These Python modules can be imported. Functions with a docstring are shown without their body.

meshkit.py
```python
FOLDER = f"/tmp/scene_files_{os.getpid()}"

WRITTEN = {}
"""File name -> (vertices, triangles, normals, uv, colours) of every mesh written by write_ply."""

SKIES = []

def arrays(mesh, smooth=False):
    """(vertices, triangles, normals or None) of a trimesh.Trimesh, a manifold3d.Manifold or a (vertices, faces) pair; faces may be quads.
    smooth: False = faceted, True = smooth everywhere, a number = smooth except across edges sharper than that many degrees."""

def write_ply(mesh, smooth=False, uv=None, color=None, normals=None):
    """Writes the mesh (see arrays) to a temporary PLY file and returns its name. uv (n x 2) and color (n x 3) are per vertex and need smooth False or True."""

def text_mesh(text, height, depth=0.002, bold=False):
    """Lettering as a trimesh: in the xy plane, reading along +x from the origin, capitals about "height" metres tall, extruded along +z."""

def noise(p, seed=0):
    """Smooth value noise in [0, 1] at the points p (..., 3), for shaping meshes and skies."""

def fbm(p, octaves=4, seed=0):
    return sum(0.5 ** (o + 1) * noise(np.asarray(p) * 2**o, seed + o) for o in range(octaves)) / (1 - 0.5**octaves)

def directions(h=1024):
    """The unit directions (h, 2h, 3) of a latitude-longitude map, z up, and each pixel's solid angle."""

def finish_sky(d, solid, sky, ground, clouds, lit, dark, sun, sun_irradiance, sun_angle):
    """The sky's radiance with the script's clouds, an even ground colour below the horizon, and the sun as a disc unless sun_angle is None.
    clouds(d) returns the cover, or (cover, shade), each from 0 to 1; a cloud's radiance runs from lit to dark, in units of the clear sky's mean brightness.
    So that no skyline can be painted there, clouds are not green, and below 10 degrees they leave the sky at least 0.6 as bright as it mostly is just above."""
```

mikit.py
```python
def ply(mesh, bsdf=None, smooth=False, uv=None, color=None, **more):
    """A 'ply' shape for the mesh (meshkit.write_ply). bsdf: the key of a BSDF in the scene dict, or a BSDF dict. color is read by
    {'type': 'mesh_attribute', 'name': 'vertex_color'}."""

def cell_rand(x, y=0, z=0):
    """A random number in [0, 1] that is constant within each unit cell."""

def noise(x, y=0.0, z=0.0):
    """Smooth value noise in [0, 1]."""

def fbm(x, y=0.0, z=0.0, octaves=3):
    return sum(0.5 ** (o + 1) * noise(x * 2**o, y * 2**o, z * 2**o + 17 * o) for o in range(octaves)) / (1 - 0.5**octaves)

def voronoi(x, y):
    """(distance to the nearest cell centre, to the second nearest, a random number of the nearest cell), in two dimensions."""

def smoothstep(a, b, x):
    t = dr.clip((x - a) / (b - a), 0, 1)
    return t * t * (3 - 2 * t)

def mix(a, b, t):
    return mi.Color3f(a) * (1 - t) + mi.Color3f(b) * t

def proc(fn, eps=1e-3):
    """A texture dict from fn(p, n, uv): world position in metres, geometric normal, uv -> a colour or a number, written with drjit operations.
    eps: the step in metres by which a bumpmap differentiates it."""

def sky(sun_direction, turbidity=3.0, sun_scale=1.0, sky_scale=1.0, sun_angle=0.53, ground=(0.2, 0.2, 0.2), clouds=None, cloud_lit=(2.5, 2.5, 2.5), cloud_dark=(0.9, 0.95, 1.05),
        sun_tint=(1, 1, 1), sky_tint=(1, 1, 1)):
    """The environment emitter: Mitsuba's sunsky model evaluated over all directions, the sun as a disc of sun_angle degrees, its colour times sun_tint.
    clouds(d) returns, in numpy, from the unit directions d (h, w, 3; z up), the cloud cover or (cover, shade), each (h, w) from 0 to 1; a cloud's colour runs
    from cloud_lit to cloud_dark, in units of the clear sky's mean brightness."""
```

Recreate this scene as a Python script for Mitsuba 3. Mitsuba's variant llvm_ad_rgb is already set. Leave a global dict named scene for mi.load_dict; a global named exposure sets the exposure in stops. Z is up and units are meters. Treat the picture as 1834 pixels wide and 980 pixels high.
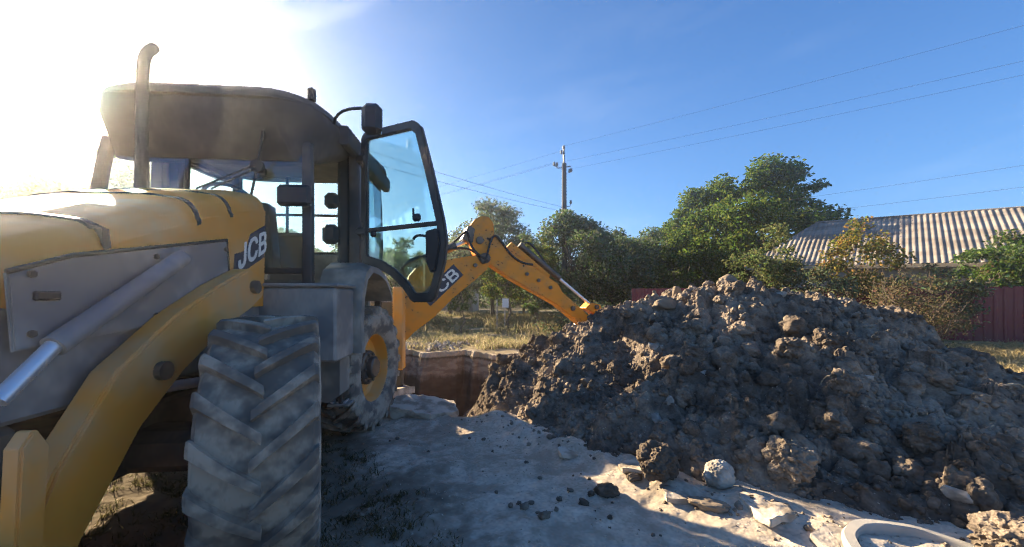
import math
import numpy as np, trimesh, mitsuba as mi, mikit, meshkit
import drjit as dr
from scipy.spatial import cKDTree
from shapely.geometry import Polygon, LineString, box as sbox
import manifold3d as m3

T = mi.ScalarTransform4f
scene, labels = {}, {}
A = np.array

# ------------------------------------------------------------------ camera, sky, exposure
W_, H_, F_ = 1834.0, 980.0, 690.0
EYE = (0.0, 0.0, 1.5)
HAZE = 0.0036
scene['camera'] = {'type': 'perspective', 'fov': math.degrees(2 * math.atan(W_ / 2 / F_)), 'fov_axis': 'x', 'near_clip': 0.05, 'far_clip': 3000.0,
                   'principal_point_offset_y': -40.0 / H_,
                   'to_world': T().look_at(origin=EYE, target=(0, 10, 1.5), up=(0, 0, 1))}
exposure = 2.85
SUN = A([-1.177, 1.0, 0.594]); SUN /= np.linalg.norm(SUN)


def clouds(d):
    az = np.arctan2(d[..., 0], d[..., 1]); el = np.arcsin(np.clip(d[..., 2], -1, 1))
    # thin cirrus streaks, drawn out sideways, all round the sky
    q = np.stack([az * 3.0 + el * 2.2, el * 16 - az * 2.4, az * 0 + 3.3], -1)
    f = meshkit.fbm(q, 5, 11); g = meshkit.fbm(np.stack([az * 2.2, el * 4.0, az * 0 + 9], -1), 3, 4)
    streak = np.clip((f - 0.52) * 3.2, 0, 1) * np.clip((g - 0.42) * 4, 0, 1) * 0.10
    ad, ed = np.degrees(az), np.degrees(el)
    for a0, a1, e0, sl, wd, am in ((-46, -16, 25.6, 0.383, 1.0, 0.30), (-30, -17, 24.5, -0.18, 1.3, 0.10), (10, 22, 9.5, 0.1, 0.9, 0.10), (60, 95, 34, 0.2, 1.5, 0.12), (150, 190, 40, -0.2, 1.6, 0.12)):
        w = wd * (0.5 + meshkit.fbm(np.stack([az * 9, el * 3, az * 0 + a0], -1), 3, 6))
        streak = streak + am * np.exp(-((ed - e0 - sl * (ad - a0)) / w) ** 2) * np.clip((ad - a0) / 4, 0, 1) * np.clip((a1 - ad) / 9, 0, 1) * meshkit.fbm(np.stack([az * 30 + el * 20, el * 60 - az * 22, az * 0 + 2], -1), 4, 7) * 1.3
    ang = np.arccos(np.clip(d @ SUN, -1, 1))
    veil = 0.98 * np.exp(-(ang / math.radians(7)) ** 2) + 0.06 * np.exp(-ang / math.radians(9))   # bright thin veil of cloud about the sun
    return np.clip(streak * 0.45 + veil, 0, 1)


scene['sky'] = mikit.sky(SUN.tolist(), turbidity=1.9, ground=(0.22, 0.2, 0.17), clouds=clouds, cloud_lit=(6.0, 5.9, 5.6), sky_tint=(0.50, 0.76, 1.12), sun_scale=2.3, sun_tint=(0.96, 1.02, 1.18))


# ------------------------------------------------------------------ materials
def rgb(*c):
    return {'type': 'rgb', 'value': list(c)}


def pr(col, rough=0.6, **k):
    col = rgb(*col) if isinstance(col, (tuple, list)) else col
    return {'type': 'twosided', 'bsdf': {'type': 'principled', 'base_color': col, 'roughness': rough, **k}}


fbm, noi, sst, mix = mikit.fbm, mikit.noise, mikit.smoothstep, mikit.mix


def dusty(base, dust, amount, scale=3.0):
    """Base colour with patchy dried dust."""
    def fn(p, n, uv):
        a = fbm(p.x * scale, p.y * scale, p.z * scale, 4)
        b = fbm(p.x * scale * 9, p.y * scale * 9, p.z * scale * 3, 3)
        return mix(base, dust, dr.clip(amount * (0.35 + 1.3 * sst(0.35, 0.7, a) * (0.5 + b)), 0, 1))
    return mikit.proc(fn)


DUST = (0.30, 0.25, 0.19)
M = scene
M['yellow_paint'] = pr(dusty((0.70, 0.275, 0.018), (0.50, 0.36, 0.22), 0.36), 0.42, specular=0.4)


def worn(p, n, uv):
    a = fbm(p.x * 5, p.y * 5, p.z * 5, 4); s = fbm(p.x * 31, p.y * 31, p.z * 31, 3)
    c = mix((0.70, 0.265, 0.018), (0.40, 0.22, 0.08), 0.55 * sst(0.38, 0.72, a))
    return mix(c, (0.045, 0.03, 0.025), sst(0.62, 0.70, 0.55 * s + 0.45 * a))


M['worn_paint'] = pr(mikit.proc(worn), 0.5, specular=0.4)
M['black_metal'] = pr(dusty((0.022, 0.023, 0.025), DUST, 0.16), 0.45)
M['dark_steel'] = pr(dusty((0.07, 0.065, 0.06), (0.22, 0.17, 0.12), 0.4, 5), 0.5, metallic=0.4)
M['black_plastic'] = pr((0.025, 0.026, 0.028), 0.5)
M['grey_panel'] = pr(dusty((0.13, 0.135, 0.13), (0.36, 0.33, 0.28), 0.5, 4), 0.6)
M['roof_panel'] = pr(dusty((0.045, 0.047, 0.048), (0.20, 0.18, 0.155), 0.16, 3), 0.6)
M['engine_panel'] = pr(dusty((0.13, 0.14, 0.15), (0.34, 0.32, 0.29), 0.5, 4), 0.5)
M['rubber'] = {'type': 'twosided', 'bsdf': {'type': 'bumpmap', 'scale': 0.006, 'tex': mikit.proc(lambda p, n, uv: fbm(p.x * 45, p.y * 45, p.z * 45, 4), 0.003), 'bsdf': {'type': 'principled', 'base_color': dusty((0.05, 0.05, 0.05), (0.33, 0.28, 0.22), 0.68, 9), 'roughness': 0.9}}}
M['hose'] = pr((0.02, 0.02, 0.02), 0.5)
M['chrome'] = pr((0.72, 0.74, 0.78), 0.35, metallic=0.7)
M['glass'] = {'type': 'thindielectric', 'int_ior': 1.5, 'specular_transmittance': rgb(0.86, 0.955, 0.95)}
M['mirror_glass'] = {'type': 'roughconductor', 'material': 'Ag', 'alpha': 0.05}
M['lamp_lens'] = pr((0.5, 0.5, 0.48), 0.15, specular=0.8)
M['orange_lens'] = pr((0.6, 0.16, 0.02), 0.2, specular=0.6)
M['white_print'] = pr((0.72, 0.72, 0.70), 0.5)
M['navy_print'] = pr((0.03, 0.035, 0.06), 0.5)
M['interior'] = pr((0.05, 0.055, 0.055), 0.7)


def soil_col(p, n, uv):
    a = fbm(p.x * 1.1, p.y * 1.1, p.z * 1.1, 4); b = fbm(p.x * 9, p.y * 9, p.z * 9, 4); c = noi(p.x * 70, p.y * 70, p.z * 70)
    k = mix((0.105, 0.086, 0.069), (0.305, 0.25, 0.195), sst(0.34, 0.68, 0.55 * a + 0.45 * b))
    return k * (0.78 + 0.44 * c)


def soil_bump(p, n, uv):
    return fbm(p.x * 28, p.y * 28, p.z * 28, 4)


M['soil'] = {'type': 'twosided', 'bsdf': {'type': 'bumpmap', 'scale': 0.05, 'tex': mikit.proc(soil_bump, 0.004), 'bsdf': {'type': 'diffuse', 'reflectance': mikit.proc(soil_col)}}}
M['dry_clod'] = {'type': 'twosided', 'bsdf': {'type': 'diffuse', 'reflectance': mikit.proc(lambda p, n, uv: mix((0.15, 0.12, 0.09), (0.31, 0.255, 0.195), fbm(p.x * 14, p.y * 14, p.z * 14, 4)))}}
M['pale_stone'] = {'type': 'twosided', 'bsdf': {'type': 'diffuse', 'reflectance': mikit.proc(lambda p, n, uv: mix((0.24, 0.215, 0.185), (0.44, 0.41, 0.36), sst(0.3, 0.7, fbm(p.x * 12, p.y * 12, p.z * 12, 4))))}}


M['crust'] = {'type': 'twosided', 'bsdf': {'type': 'bumpmap', 'scale': 0.012, 'tex': mikit.proc(lambda p, n, uv: fbm(p.x * 30, p.y * 30, p.z * 30, 4), 0.004), 'bsdf': {'type': 'diffuse', 'reflectance': mikit.proc(lambda p, n, uv: mix((0.26, 0.22, 0.175), (0.52, 0.46, 0.38), sst(0.3, 0.65, fbm(p.x * 9, p.y * 9, p.z * 9, 4))))}}}


def ground_col(p, n, uv):
    w = fbm(p.x * 1.7, p.y * 1.7, 0.0, 4); f = fbm(p.x * 13, p.y * 13, 3.0, 4); g = noi(p.x * 60, p.y * 60, 1.0)
    path = mix((0.41, 0.35, 0.275), (0.56, 0.49, 0.40), sst(0.3, 0.7, 0.5 * w + 0.5 * f)) * (0.84 + 0.3 * g)
    path = mix(path, (0.26, 0.22, 0.175), 0.6 * sst(0.58, 0.72, fbm(p.x * 3.3 + 7, p.y * 3.3, 2.0, 4)))
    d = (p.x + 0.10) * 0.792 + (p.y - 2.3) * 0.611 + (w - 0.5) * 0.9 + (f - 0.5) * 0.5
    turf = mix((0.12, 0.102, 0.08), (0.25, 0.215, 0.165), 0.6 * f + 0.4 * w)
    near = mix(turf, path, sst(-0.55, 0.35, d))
    near = mix(near, (0.27, 0.22, 0.14), sst(8.6, 11.0, p.y + (w - 0.5) * 3))
    dry = mix((0.30, 0.25, 0.14), (0.20, 0.19, 0.09), sst(0.4, 0.65, fbm(p.x * 0.5, p.y * 0.5, 5.0, 4)))
    dry = mix(dry, (0.36, 0.31, 0.25), 0.8 * sst(0.52, 0.62, fbm(p.x * 0.30 + 3, p.y * 0.8, 8.0, 3)))
    c = mix(near, dry * (0.8 + 0.4 * f), dr.maximum(sst(10.3, 12.5, p.y + (w - 0.5) * 2), sst(5.4, 6.4, p.x + (w - 0.5))))
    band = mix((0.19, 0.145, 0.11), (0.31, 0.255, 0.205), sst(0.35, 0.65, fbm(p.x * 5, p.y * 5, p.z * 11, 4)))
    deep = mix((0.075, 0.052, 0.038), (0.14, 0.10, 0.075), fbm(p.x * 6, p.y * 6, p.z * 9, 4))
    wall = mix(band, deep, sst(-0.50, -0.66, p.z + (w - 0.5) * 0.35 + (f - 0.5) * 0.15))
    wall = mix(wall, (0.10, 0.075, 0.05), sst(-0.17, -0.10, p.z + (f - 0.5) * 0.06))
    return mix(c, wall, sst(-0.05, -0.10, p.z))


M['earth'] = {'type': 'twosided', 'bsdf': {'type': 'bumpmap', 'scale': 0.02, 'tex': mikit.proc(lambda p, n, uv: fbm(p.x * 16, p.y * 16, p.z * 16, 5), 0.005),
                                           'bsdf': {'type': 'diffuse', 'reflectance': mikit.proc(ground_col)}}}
VC = {'type': 'mesh_attribute', 'name': 'vertex_color'}
M['leaf'] = {'type': 'principledthin', 'base_color': VC, 'roughness': 0.5, 'diff_trans': 0.9, 'spec_trans': 0.0}
M['bark'] = pr((0.12, 0.095, 0.07), 0.9)
M['concrete'] = {'type': 'twosided', 'bsdf': {'type': 'diffuse', 'reflectance': mikit.proc(lambda p, n, uv: mix((0.30, 0.28, 0.25), (0.48, 0.46, 0.42), fbm(p.x * 7, p.y * 7, p.z * 7, 5)))}}
M['pole_concrete'] = pr((0.10, 0.095, 0.09), 0.9)
M['slate'] = {'type': 'twosided', 'bsdf': {'type': 'diffuse', 'reflectance': mikit.proc(lambda p, n, uv: mix((0.19, 0.17, 0.15), (0.32, 0.29, 0.26), sst(0.3, 0.7, fbm(p.x * 0.9, p.y * 0.9, p.z * 3, 5))))}}
M['plaster'] = pr((0.30, 0.27, 0.23), 0.9)
M['wood'] = pr((0.30, 0.25, 0.18), 0.9)
M['fence_red'] = pr(dusty((0.165, 0.010, 0.022), (0.14, 0.07, 0.06), 0.2, 1.5), 0.45)
M['wire'] = pr((0.12, 0.12, 0.125), 0.5)
M['porcelain'] = pr((0.18, 0.16, 0.15), 0.4)


# ------------------------------------------------------------------ mesh helpers
def cat(*ms):
    return trimesh.util.concatenate([m for x in ms for m in (x if isinstance(x, list) else [x])])


def hull(pts):
    return trimesh.convex.convex_hull(A(pts, float))


def cbox(c, size, ch=0.012, rot=None):
    """Box with chamfered edges."""
    h = A(size, float) / 2; ch = min(ch, h.min() * 0.8); p = []
    for sx in (-1, 1):
        for sy in (-1, 1):
            for sz in (-1, 1):
                for k in range(3):
                    q = h - ch; q[k] = h[k]
                    p.append(q * (sx, sy, sz))
    m = hull(p)
    if rot is not None:
        m.apply_transform(trimesh.transformations.rotation_matrix(*rot))
    m.apply_translation(c)
    return m


def frames(p, up):
    t = np.gradient(p, axis=0); t /= np.linalg.norm(t, axis=1, keepdims=True)
    a = np.cross(t, up); a /= np.linalg.norm(a, axis=1, keepdims=True) + 1e-9
    return t, a, np.cross(a, t)


def sweep(pts, ra, rb=None, n=10, sq=1.0, up=(0, 0, 1.0), sub=1):
    """A superellipse section (half widths ra, rb; sq < 1 is boxier) along a polyline, with caps."""
    p = A(pts, float)
    if sub > 1:
        from scipy.interpolate import make_interp_spline
        k = min(3, len(p) - 1); u = np.linspace(0, 1, len(p))
        p = make_interp_spline(u, p, k=k)(np.linspace(0, 1, (len(p) - 1) * sub + 1))
    up = A(up, float)
    d = p[-1] - p[0]
    if np.linalg.norm(np.cross(d, up)) < 0.2 * np.linalg.norm(d):
        up = A([1.0, 0, 0])
    t, a, b = frames(p, up)
    ra = np.interp(np.linspace(0, 1, len(p)), np.linspace(0, 1, len(np.atleast_1d(ra))), np.atleast_1d(ra))
    rb = ra if rb is None else np.interp(np.linspace(0, 1, len(p)), np.linspace(0, 1, len(np.atleast_1d(rb))), np.atleast_1d(rb))
    an = (np.arange(n) + 0.5) * 2 * np.pi / n
    cx, cy = np.sign(np.cos(an)) * np.abs(np.cos(an)) ** sq, np.sign(np.sin(an)) * np.abs(np.sin(an)) ** sq
    v = p[:, None] + a[:, None] * (ra[:, None] * cx)[..., None] + b[:, None] * (rb[:, None] * cy)[..., None]
    m, f = len(p), []
    i, j = np.meshgrid(np.arange(m - 1), np.arange(n), indexing='ij')
    q = np.stack([i * n + j, i * n + (j + 1) % n, (i + 1) * n + (j + 1) % n, (i + 1) * n + j], -1).reshape(-1, 4)
    f = np.vstack([q[:, [0, 1, 2]], q[:, [0, 2, 3]], [[0, k + 1, k] for k in range(1, n - 1)], [[(m - 1) * n, (m - 1) * n + k, (m - 1) * n + k + 1] for k in range(1, n - 1)]])
    return trimesh.Trimesh(v.reshape(-1, 3), f, process=False)


def beam(p0, p1, w, h, **k):
    return sweep([p0, p1], w / 2, h / 2, n=12, sq=0.35, **k)


def revolve(prof, n=48):
    """(radius, y) profile about the y axis."""
    pr_ = A(prof, float); an = np.arange(n) * 2 * np.pi / n
    v = np.stack([np.outer(pr_[:, 0], np.cos(an)), np.repeat(pr_[:, 1:2], n, 1), np.outer(pr_[:, 0], np.sin(an))], -1).reshape(-1, 3)
    i, j = np.meshgrid(np.arange(len(pr_) - 1), np.arange(n), indexing='ij')
    q = np.stack([i * n + j, (i + 1) * n + j, (i + 1) * n + (j + 1) % n, i * n + (j + 1) % n], -1).reshape(-1, 4)
    return trimesh.Trimesh(v, np.vstack([q[:, [0, 1, 2]], q[:, [0, 2, 3]]]), process=False)


def plate(poly, thick, ch=0.006):
    """Polygon (a, z) extruded to thickness along local y (centred): x = a, z = z. Rims chamfered by three stacked layers."""
    if not isinstance(poly, Polygon):
        poly = Polygon(poly).buffer(0)
    e = trimesh.creation.extrude_polygon
    lay = [(poly.buffer(-ch, join_style=2), thick), (poly, thick - 2 * ch)]
    out = []
    for pg, th in lay:
        for g in getattr(pg, 'geoms', [pg]):
            m = e(g, th, engine='earcut'); m.apply_translation((0, 0, -th / 2)); out.append(m)
    m = cat(out)
    m.apply_transform(A([[1, 0, 0, 0], [0, 0, -1.0, 0], [0, 1, 0, 0], [0, 0, 0, 1]]))
    return m


def rounded(pts, r):
    return Polygon(pts).buffer(-r).buffer(2 * r).buffer(-r)


USED = set()


def numbered(key):
    k, name = 0, key
    while name in USED or name in scene:
        k += 1; name = f'{key}_{k:03d}'
    USED.add(name)
    return name


def put(key, mesh, mat, smooth=35, label=None, cat_=None, group=None, kind=None, **k):
    key = numbered(key)
    scene[key] = mikit.ply(mesh, mat, smooth, **k)
    d = {}
    if label: d['label'] = label
    if cat_: d['category'] = cat_
    if group: d['group'] = group
    if kind: d['kind'] = kind
    if d: labels[key] = d
    return key


def thing(key, label, cat_, group=None):
    key = numbered(key); labels[key] = {'label': label, 'category': cat_}
    if group: labels[key]['group'] = group
    return key


# ------------------------------------------------------------------ ground with the pit
def axis(lo, hi, fine, ext, n):
    mid = np.arange(lo, hi, fine)
    g = np.geomspace(1, ext, n) - 1
    s = fine * (np.arange(1, n + 1))
    out = lambda e: np.cumsum(np.geomspace(fine, fine * (e / fine / n * 6) ** 1.0, n)) * 1.0
    def arm(e):
        r = 1.02
        for _ in range(200):
            r += 0.001
            if fine * (r ** n - 1) / (r - 1) > e: break
        return fine * (r ** np.arange(1, n + 1) - 1) / (r - 1)
    a = arm(ext)
    return np.concatenate([(lo - a)[::-1], mid, hi + a])


PIT = Polygon([(-2.0, 6.0), (-1.55, 5.55), (-0.95, 4.86), (-0.35, 4.66), (0.25, 4.9), (0.9, 6.2), (1.2, 8.3), (1.0, 9.5), (0.3, 9.9), (-0.5, 9.55), (-1.3, 10.35), (-2.1, 9.8), (-2.8, 10.5), (-3.6, 9.9), (-4.2, 8.3), (-3.6, 6.9)])
PV = A(PIT.segmentize(0.1).exterior.coords)
PTREE = cKDTree(PV)


def pit_sd(x, y):
    """Signed distance inside (> 0) the pit, with a ragged edge."""
    from shapely import contains_xy
    p = np.stack([x.ravel(), y.ravel()], 1)
    near = (p[:, 0] > -6) & (p[:, 0] < 3) & (p[:, 1] > 3) & (p[:, 1] < 12)
    d = np.full(len(p), -5.0)
    q = p[near]
    dist = PTREE.query(q)[0] * np.where(contains_xy(PIT, q[:, 0], q[:, 1]), 1, -1)
    q3 = np.stack([q[:, 0] * 3, q[:, 1] * 3, q[:, 0] * 0], 1)
    d[near] = dist + 0.38 * (meshkit.fbm(q3, 4, 5) - 0.5)
    return d.reshape(x.shape)


def base_z(x, y):
    p = np.stack([x, y, x * 0], -1)
    far = np.clip((np.hypot(x, y) - 9) / 14, 0, 1)
    z = 0.10 * (meshkit.fbm(p * 0.55, 3, 21) - 0.5) + 0.06 * (meshkit.fbm(p * 2.6, 4, 22) - 0.5) + 0.022 * (meshkit.fbm(p * 11, 3, 23) - 0.5)
    z += far * 0.5 * (meshkit.fbm(p * 0.09, 3, 24) - 0.42)
    # broken, crusted strip of excavated fines along the foot of the heap
    e = np.exp(-((y - (4.75 - 1.05 * (x + 0.35))) / 0.30) ** 2) * np.clip((x + 0.6) * 2, 0, 1) * np.clip((2.6 - x) * 2, 0, 1)
    z += e * 0.16 * meshkit.fbm(p * 4.2, 4, 25)
    return z


def ground_z(x, y):
    x, y = np.asarray(x, float), np.asarray(y, float)
    d = pit_sd(x, y)
    p = np.stack([x, y, x * 0], -1)
    s = np.clip(d / (0.16 + 0.6 * np.clip(meshkit.fbm(p * 1.6 + 5, 3, 34) - 0.35, 0, 1)), 0, 1); s = s * s * (3 - 2 * s)
    lip = 0.025 * np.exp(-((d + 0.10) / 0.16) ** 2)
    return base_z(x, y) + lip - s * (2.25 + 0.35 * (meshkit.fbm(p * 1.4, 4, 31) - 0.5)) - np.clip(d, 0, 0.3) * 2.6 * (meshkit.fbm(p * 6, 4, 33) - 0.5)


gx, gy = axis(-3.6, 5.2, 0.03, 300, 70), None
gy = np.concatenate([axis(1.2, 10.8, 0.03, 300, 70)])
X, Y = np.meshgrid(gx, gy, indexing='ij')
Z = ground_z(X, Y)


def grid_mesh(X, Y, Z, keep=None):
    n, m = X.shape
    i, j = np.meshgrid(np.arange(n - 1), np.arange(m - 1), indexing='ij')
    a = i * m + j
    q = np.stack([a, a + m, a + m + 1, a + 1], -1).reshape(-1, 4)
    if keep is not None:
        k = keep.ravel(); q = q[k[q].any(1)]
    f = np.vstack([q[:, [0, 1, 2]], q[:, [0, 2, 3]]])
    return trimesh.Trimesh(np.stack([X, Y, Z], -1).reshape(-1, 3), f, process=False)


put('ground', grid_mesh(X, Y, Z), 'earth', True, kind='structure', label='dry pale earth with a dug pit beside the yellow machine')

# ------------------------------------------------------------------ the heap of soil
CONES = [(2.5, 6.0, 1.76), (3.3, 5.9, 1.80), (4.2, 5.8, 1.80), (4.8, 5.5, 1.36), (1.75, 5.7, 1.2), (1.75, 5.45, 1.25), (3.2, 4.4, 1.12), (4.2, 4.3, 0.9), (2.2, 4.5, 0.92), (1.1, 5.3, 1.0), (1.15, 4.2, 0.42), (0.6, 5.7, 0.78), (1.1, 6.0, 1.08), (4.9, 3.9, 0.32), (3.4, 3.3, 0.56), (2.4, 3.6, 0.5)]
rs = np.random.default_rng(7)


def domes(P, r, n, lo, hi, seed):
    """Clod-like bumps: each point takes the height of the dome of the nearest seed."""
    rg = np.random.default_rng(seed)
    c = np.stack([rg.uniform(-1.5, 8, n), rg.uniform(1.5, 10, n)], 1)
    d, i = cKDTree(c).query(P)
    rr = rg.uniform(0.5, 1.0, n)[i] * r
    return np.sqrt(np.clip(1 - (d / rr) ** 2, 0, 1)) * rr * rg.uniform(lo, hi, n)[i]


def heap_z(x, y):
    x, y = np.asarray(x, float), np.asarray(y, float)
    p = np.stack([x, y, x * 0], -1)
    wx = x + 0.5 * (meshkit.fbm(p * 1.3, 4, 41) - 0.5); wy = y + 0.5 * (meshkit.fbm(p * 1.3 + 9, 4, 42) - 0.5)
    k = 0.13; acc = 0
    for cx, cy, h in CONES:
        d = np.hypot(wx - cx, wy - cy)
        acc = acc + np.exp((h - 0.66 * np.sqrt(d * d + 0.15)) / k)
    z = k * np.log(acc)
    cut = 0.38 * (wx + 0.25) + 0.46 * (wy - 4.55) + 1.2 * np.maximum(0, wx - 1.45) + 0.5 * np.maximum(0, 4.3 - wy) - 0.06
    cut = np.minimum(cut, 1.7 * (wx + 0.42))
    flank = 1 / (1 + np.exp(-np.clip((z - cut) / 0.06, -30, 30)))
    z = -0.05 * np.log(np.exp(-z / 0.05) + np.exp(-cut / 0.05))      # steep flank towards the pit
    z = z + 0.34 * (1 - 0.5 * flank) * (meshkit.fbm(p * 1.9, 4, 43) - 0.5)
    P = np.stack([x.ravel(), y.ravel()], 1)
    b = domes(P, 0.30, 700, 0.4, 0.9, 1) + domes(P, 0.15, 3000, 0.4, 1.0, 2) + domes(P, 0.075, 11000, 0.3, 1.0, 3)
    z = z + np.clip((z + 0.15) * 3, 0.2, 1) * b.reshape(x.shape) * 0.9 * (1 - 0.62 * flank) - 0.10
    return z + 0.03 * (meshkit.fbm(p * 14, 3, 45) - 0.5)


hx, hy = np.arange(-1.3, 7.4, 0.02), np.arange(2.0, 9.6, 0.02)
HX, HY = np.meshgrid(hx, hy, indexing='ij')
HZ = heap_z(HX, HY)
HZ = np.maximum(HZ, -2.6)
hg = ground_z(HX, HY)
keep = HZ > hg - 0.06
heap = thing('dirt_heap', 'tall heap of freshly dug dark lumpy soil beside the pit', 'dirt heap')
put(heap + '__soil', grid_mesh(HX, HY, HZ, keep), 'soil', True)
from scipy.interpolate import RegularGridInterpolator
_hz = RegularGridInterpolator((hx, hy), HZ, bounds_error=False, fill_value=-9)


def top_z(x, y):
    return np.maximum(_hz(np.stack([x, y], -1)), ground_z(x, y))


def lump(seed, sub=3, bumps=26, rough=0.32, flat=(1, 1, 1)):
    """A clod or stone: a sphere with many rounded knobs and fine noise."""
    rg = np.random.default_rng(seed); m = trimesh.creation.icosphere(sub); v = A(m.vertices)
    k = rg.normal(size=(bumps, 3)); k /= np.linalg.norm(k, axis=1, keepdims=True)
    an = np.arccos(np.clip(v @ k.T, -1, 1)); w = rg.uniform(0.16, 0.5, bumps)
    r = 0.80 + 0.8 * rough * (np.sqrt(np.clip(1 - (an / w) ** 2, 0, 1)) * w * 2).max(1) + rough * 1.5 * (meshkit.fbm(v * 1.6 + seed, 3, seed) - 0.5) + rough * 0.9 * (meshkit.fbm(v * 6 + seed, 4, seed + 1) - 0.5)
    if sub > 3: r = r + 0.10 * (meshkit.fbm(v * 9 + seed, 3, seed + 2) - 0.5) + 0.07 * (meshkit.fbm(v * 24 + seed, 3, seed + 5) - 0.5)
    m = trimesh.Trimesh(v * r[:, None] * A(flat), m.faces, process=False)
    return m


def angular(seed, n=16, flat=(1, 1, 0.7), ch=0.1):
    """An angular stone with worn edges."""
    rg = np.random.default_rng(seed); k = rg.normal(size=(n, 3)); k /= np.linalg.norm(k, axis=1, keepdims=True)
    m = m3.Manifold.hull_points((k * rg.uniform(0.8, 1, (n, 1))).astype(np.float32))
    m = m.refine_to_length(0.18).to_mesh()
    t = trimesh.Trimesh(m.vert_properties[:, :3], m.tri_verts)
    trimesh.smoothing.filter_taubin(t, iterations=6)
    v = A(t.vertices); v = v * (1 + 0.10 * (meshkit.fbm(v * 3 + seed, 4, seed) - 0.5))[:, None] * A(flat)
    return trimesh.Trimesh(v, t.faces, process=False)


def pose(x, y, z, s, rg):
    q = trimesh.transformations.random_rotation_matrix(rg.random(3)); q[:3, :3] = q[:3, :3] @ np.diag(np.broadcast_to(s, 3)); q[:3, 3] = (x, y, z)
    return q


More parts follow.
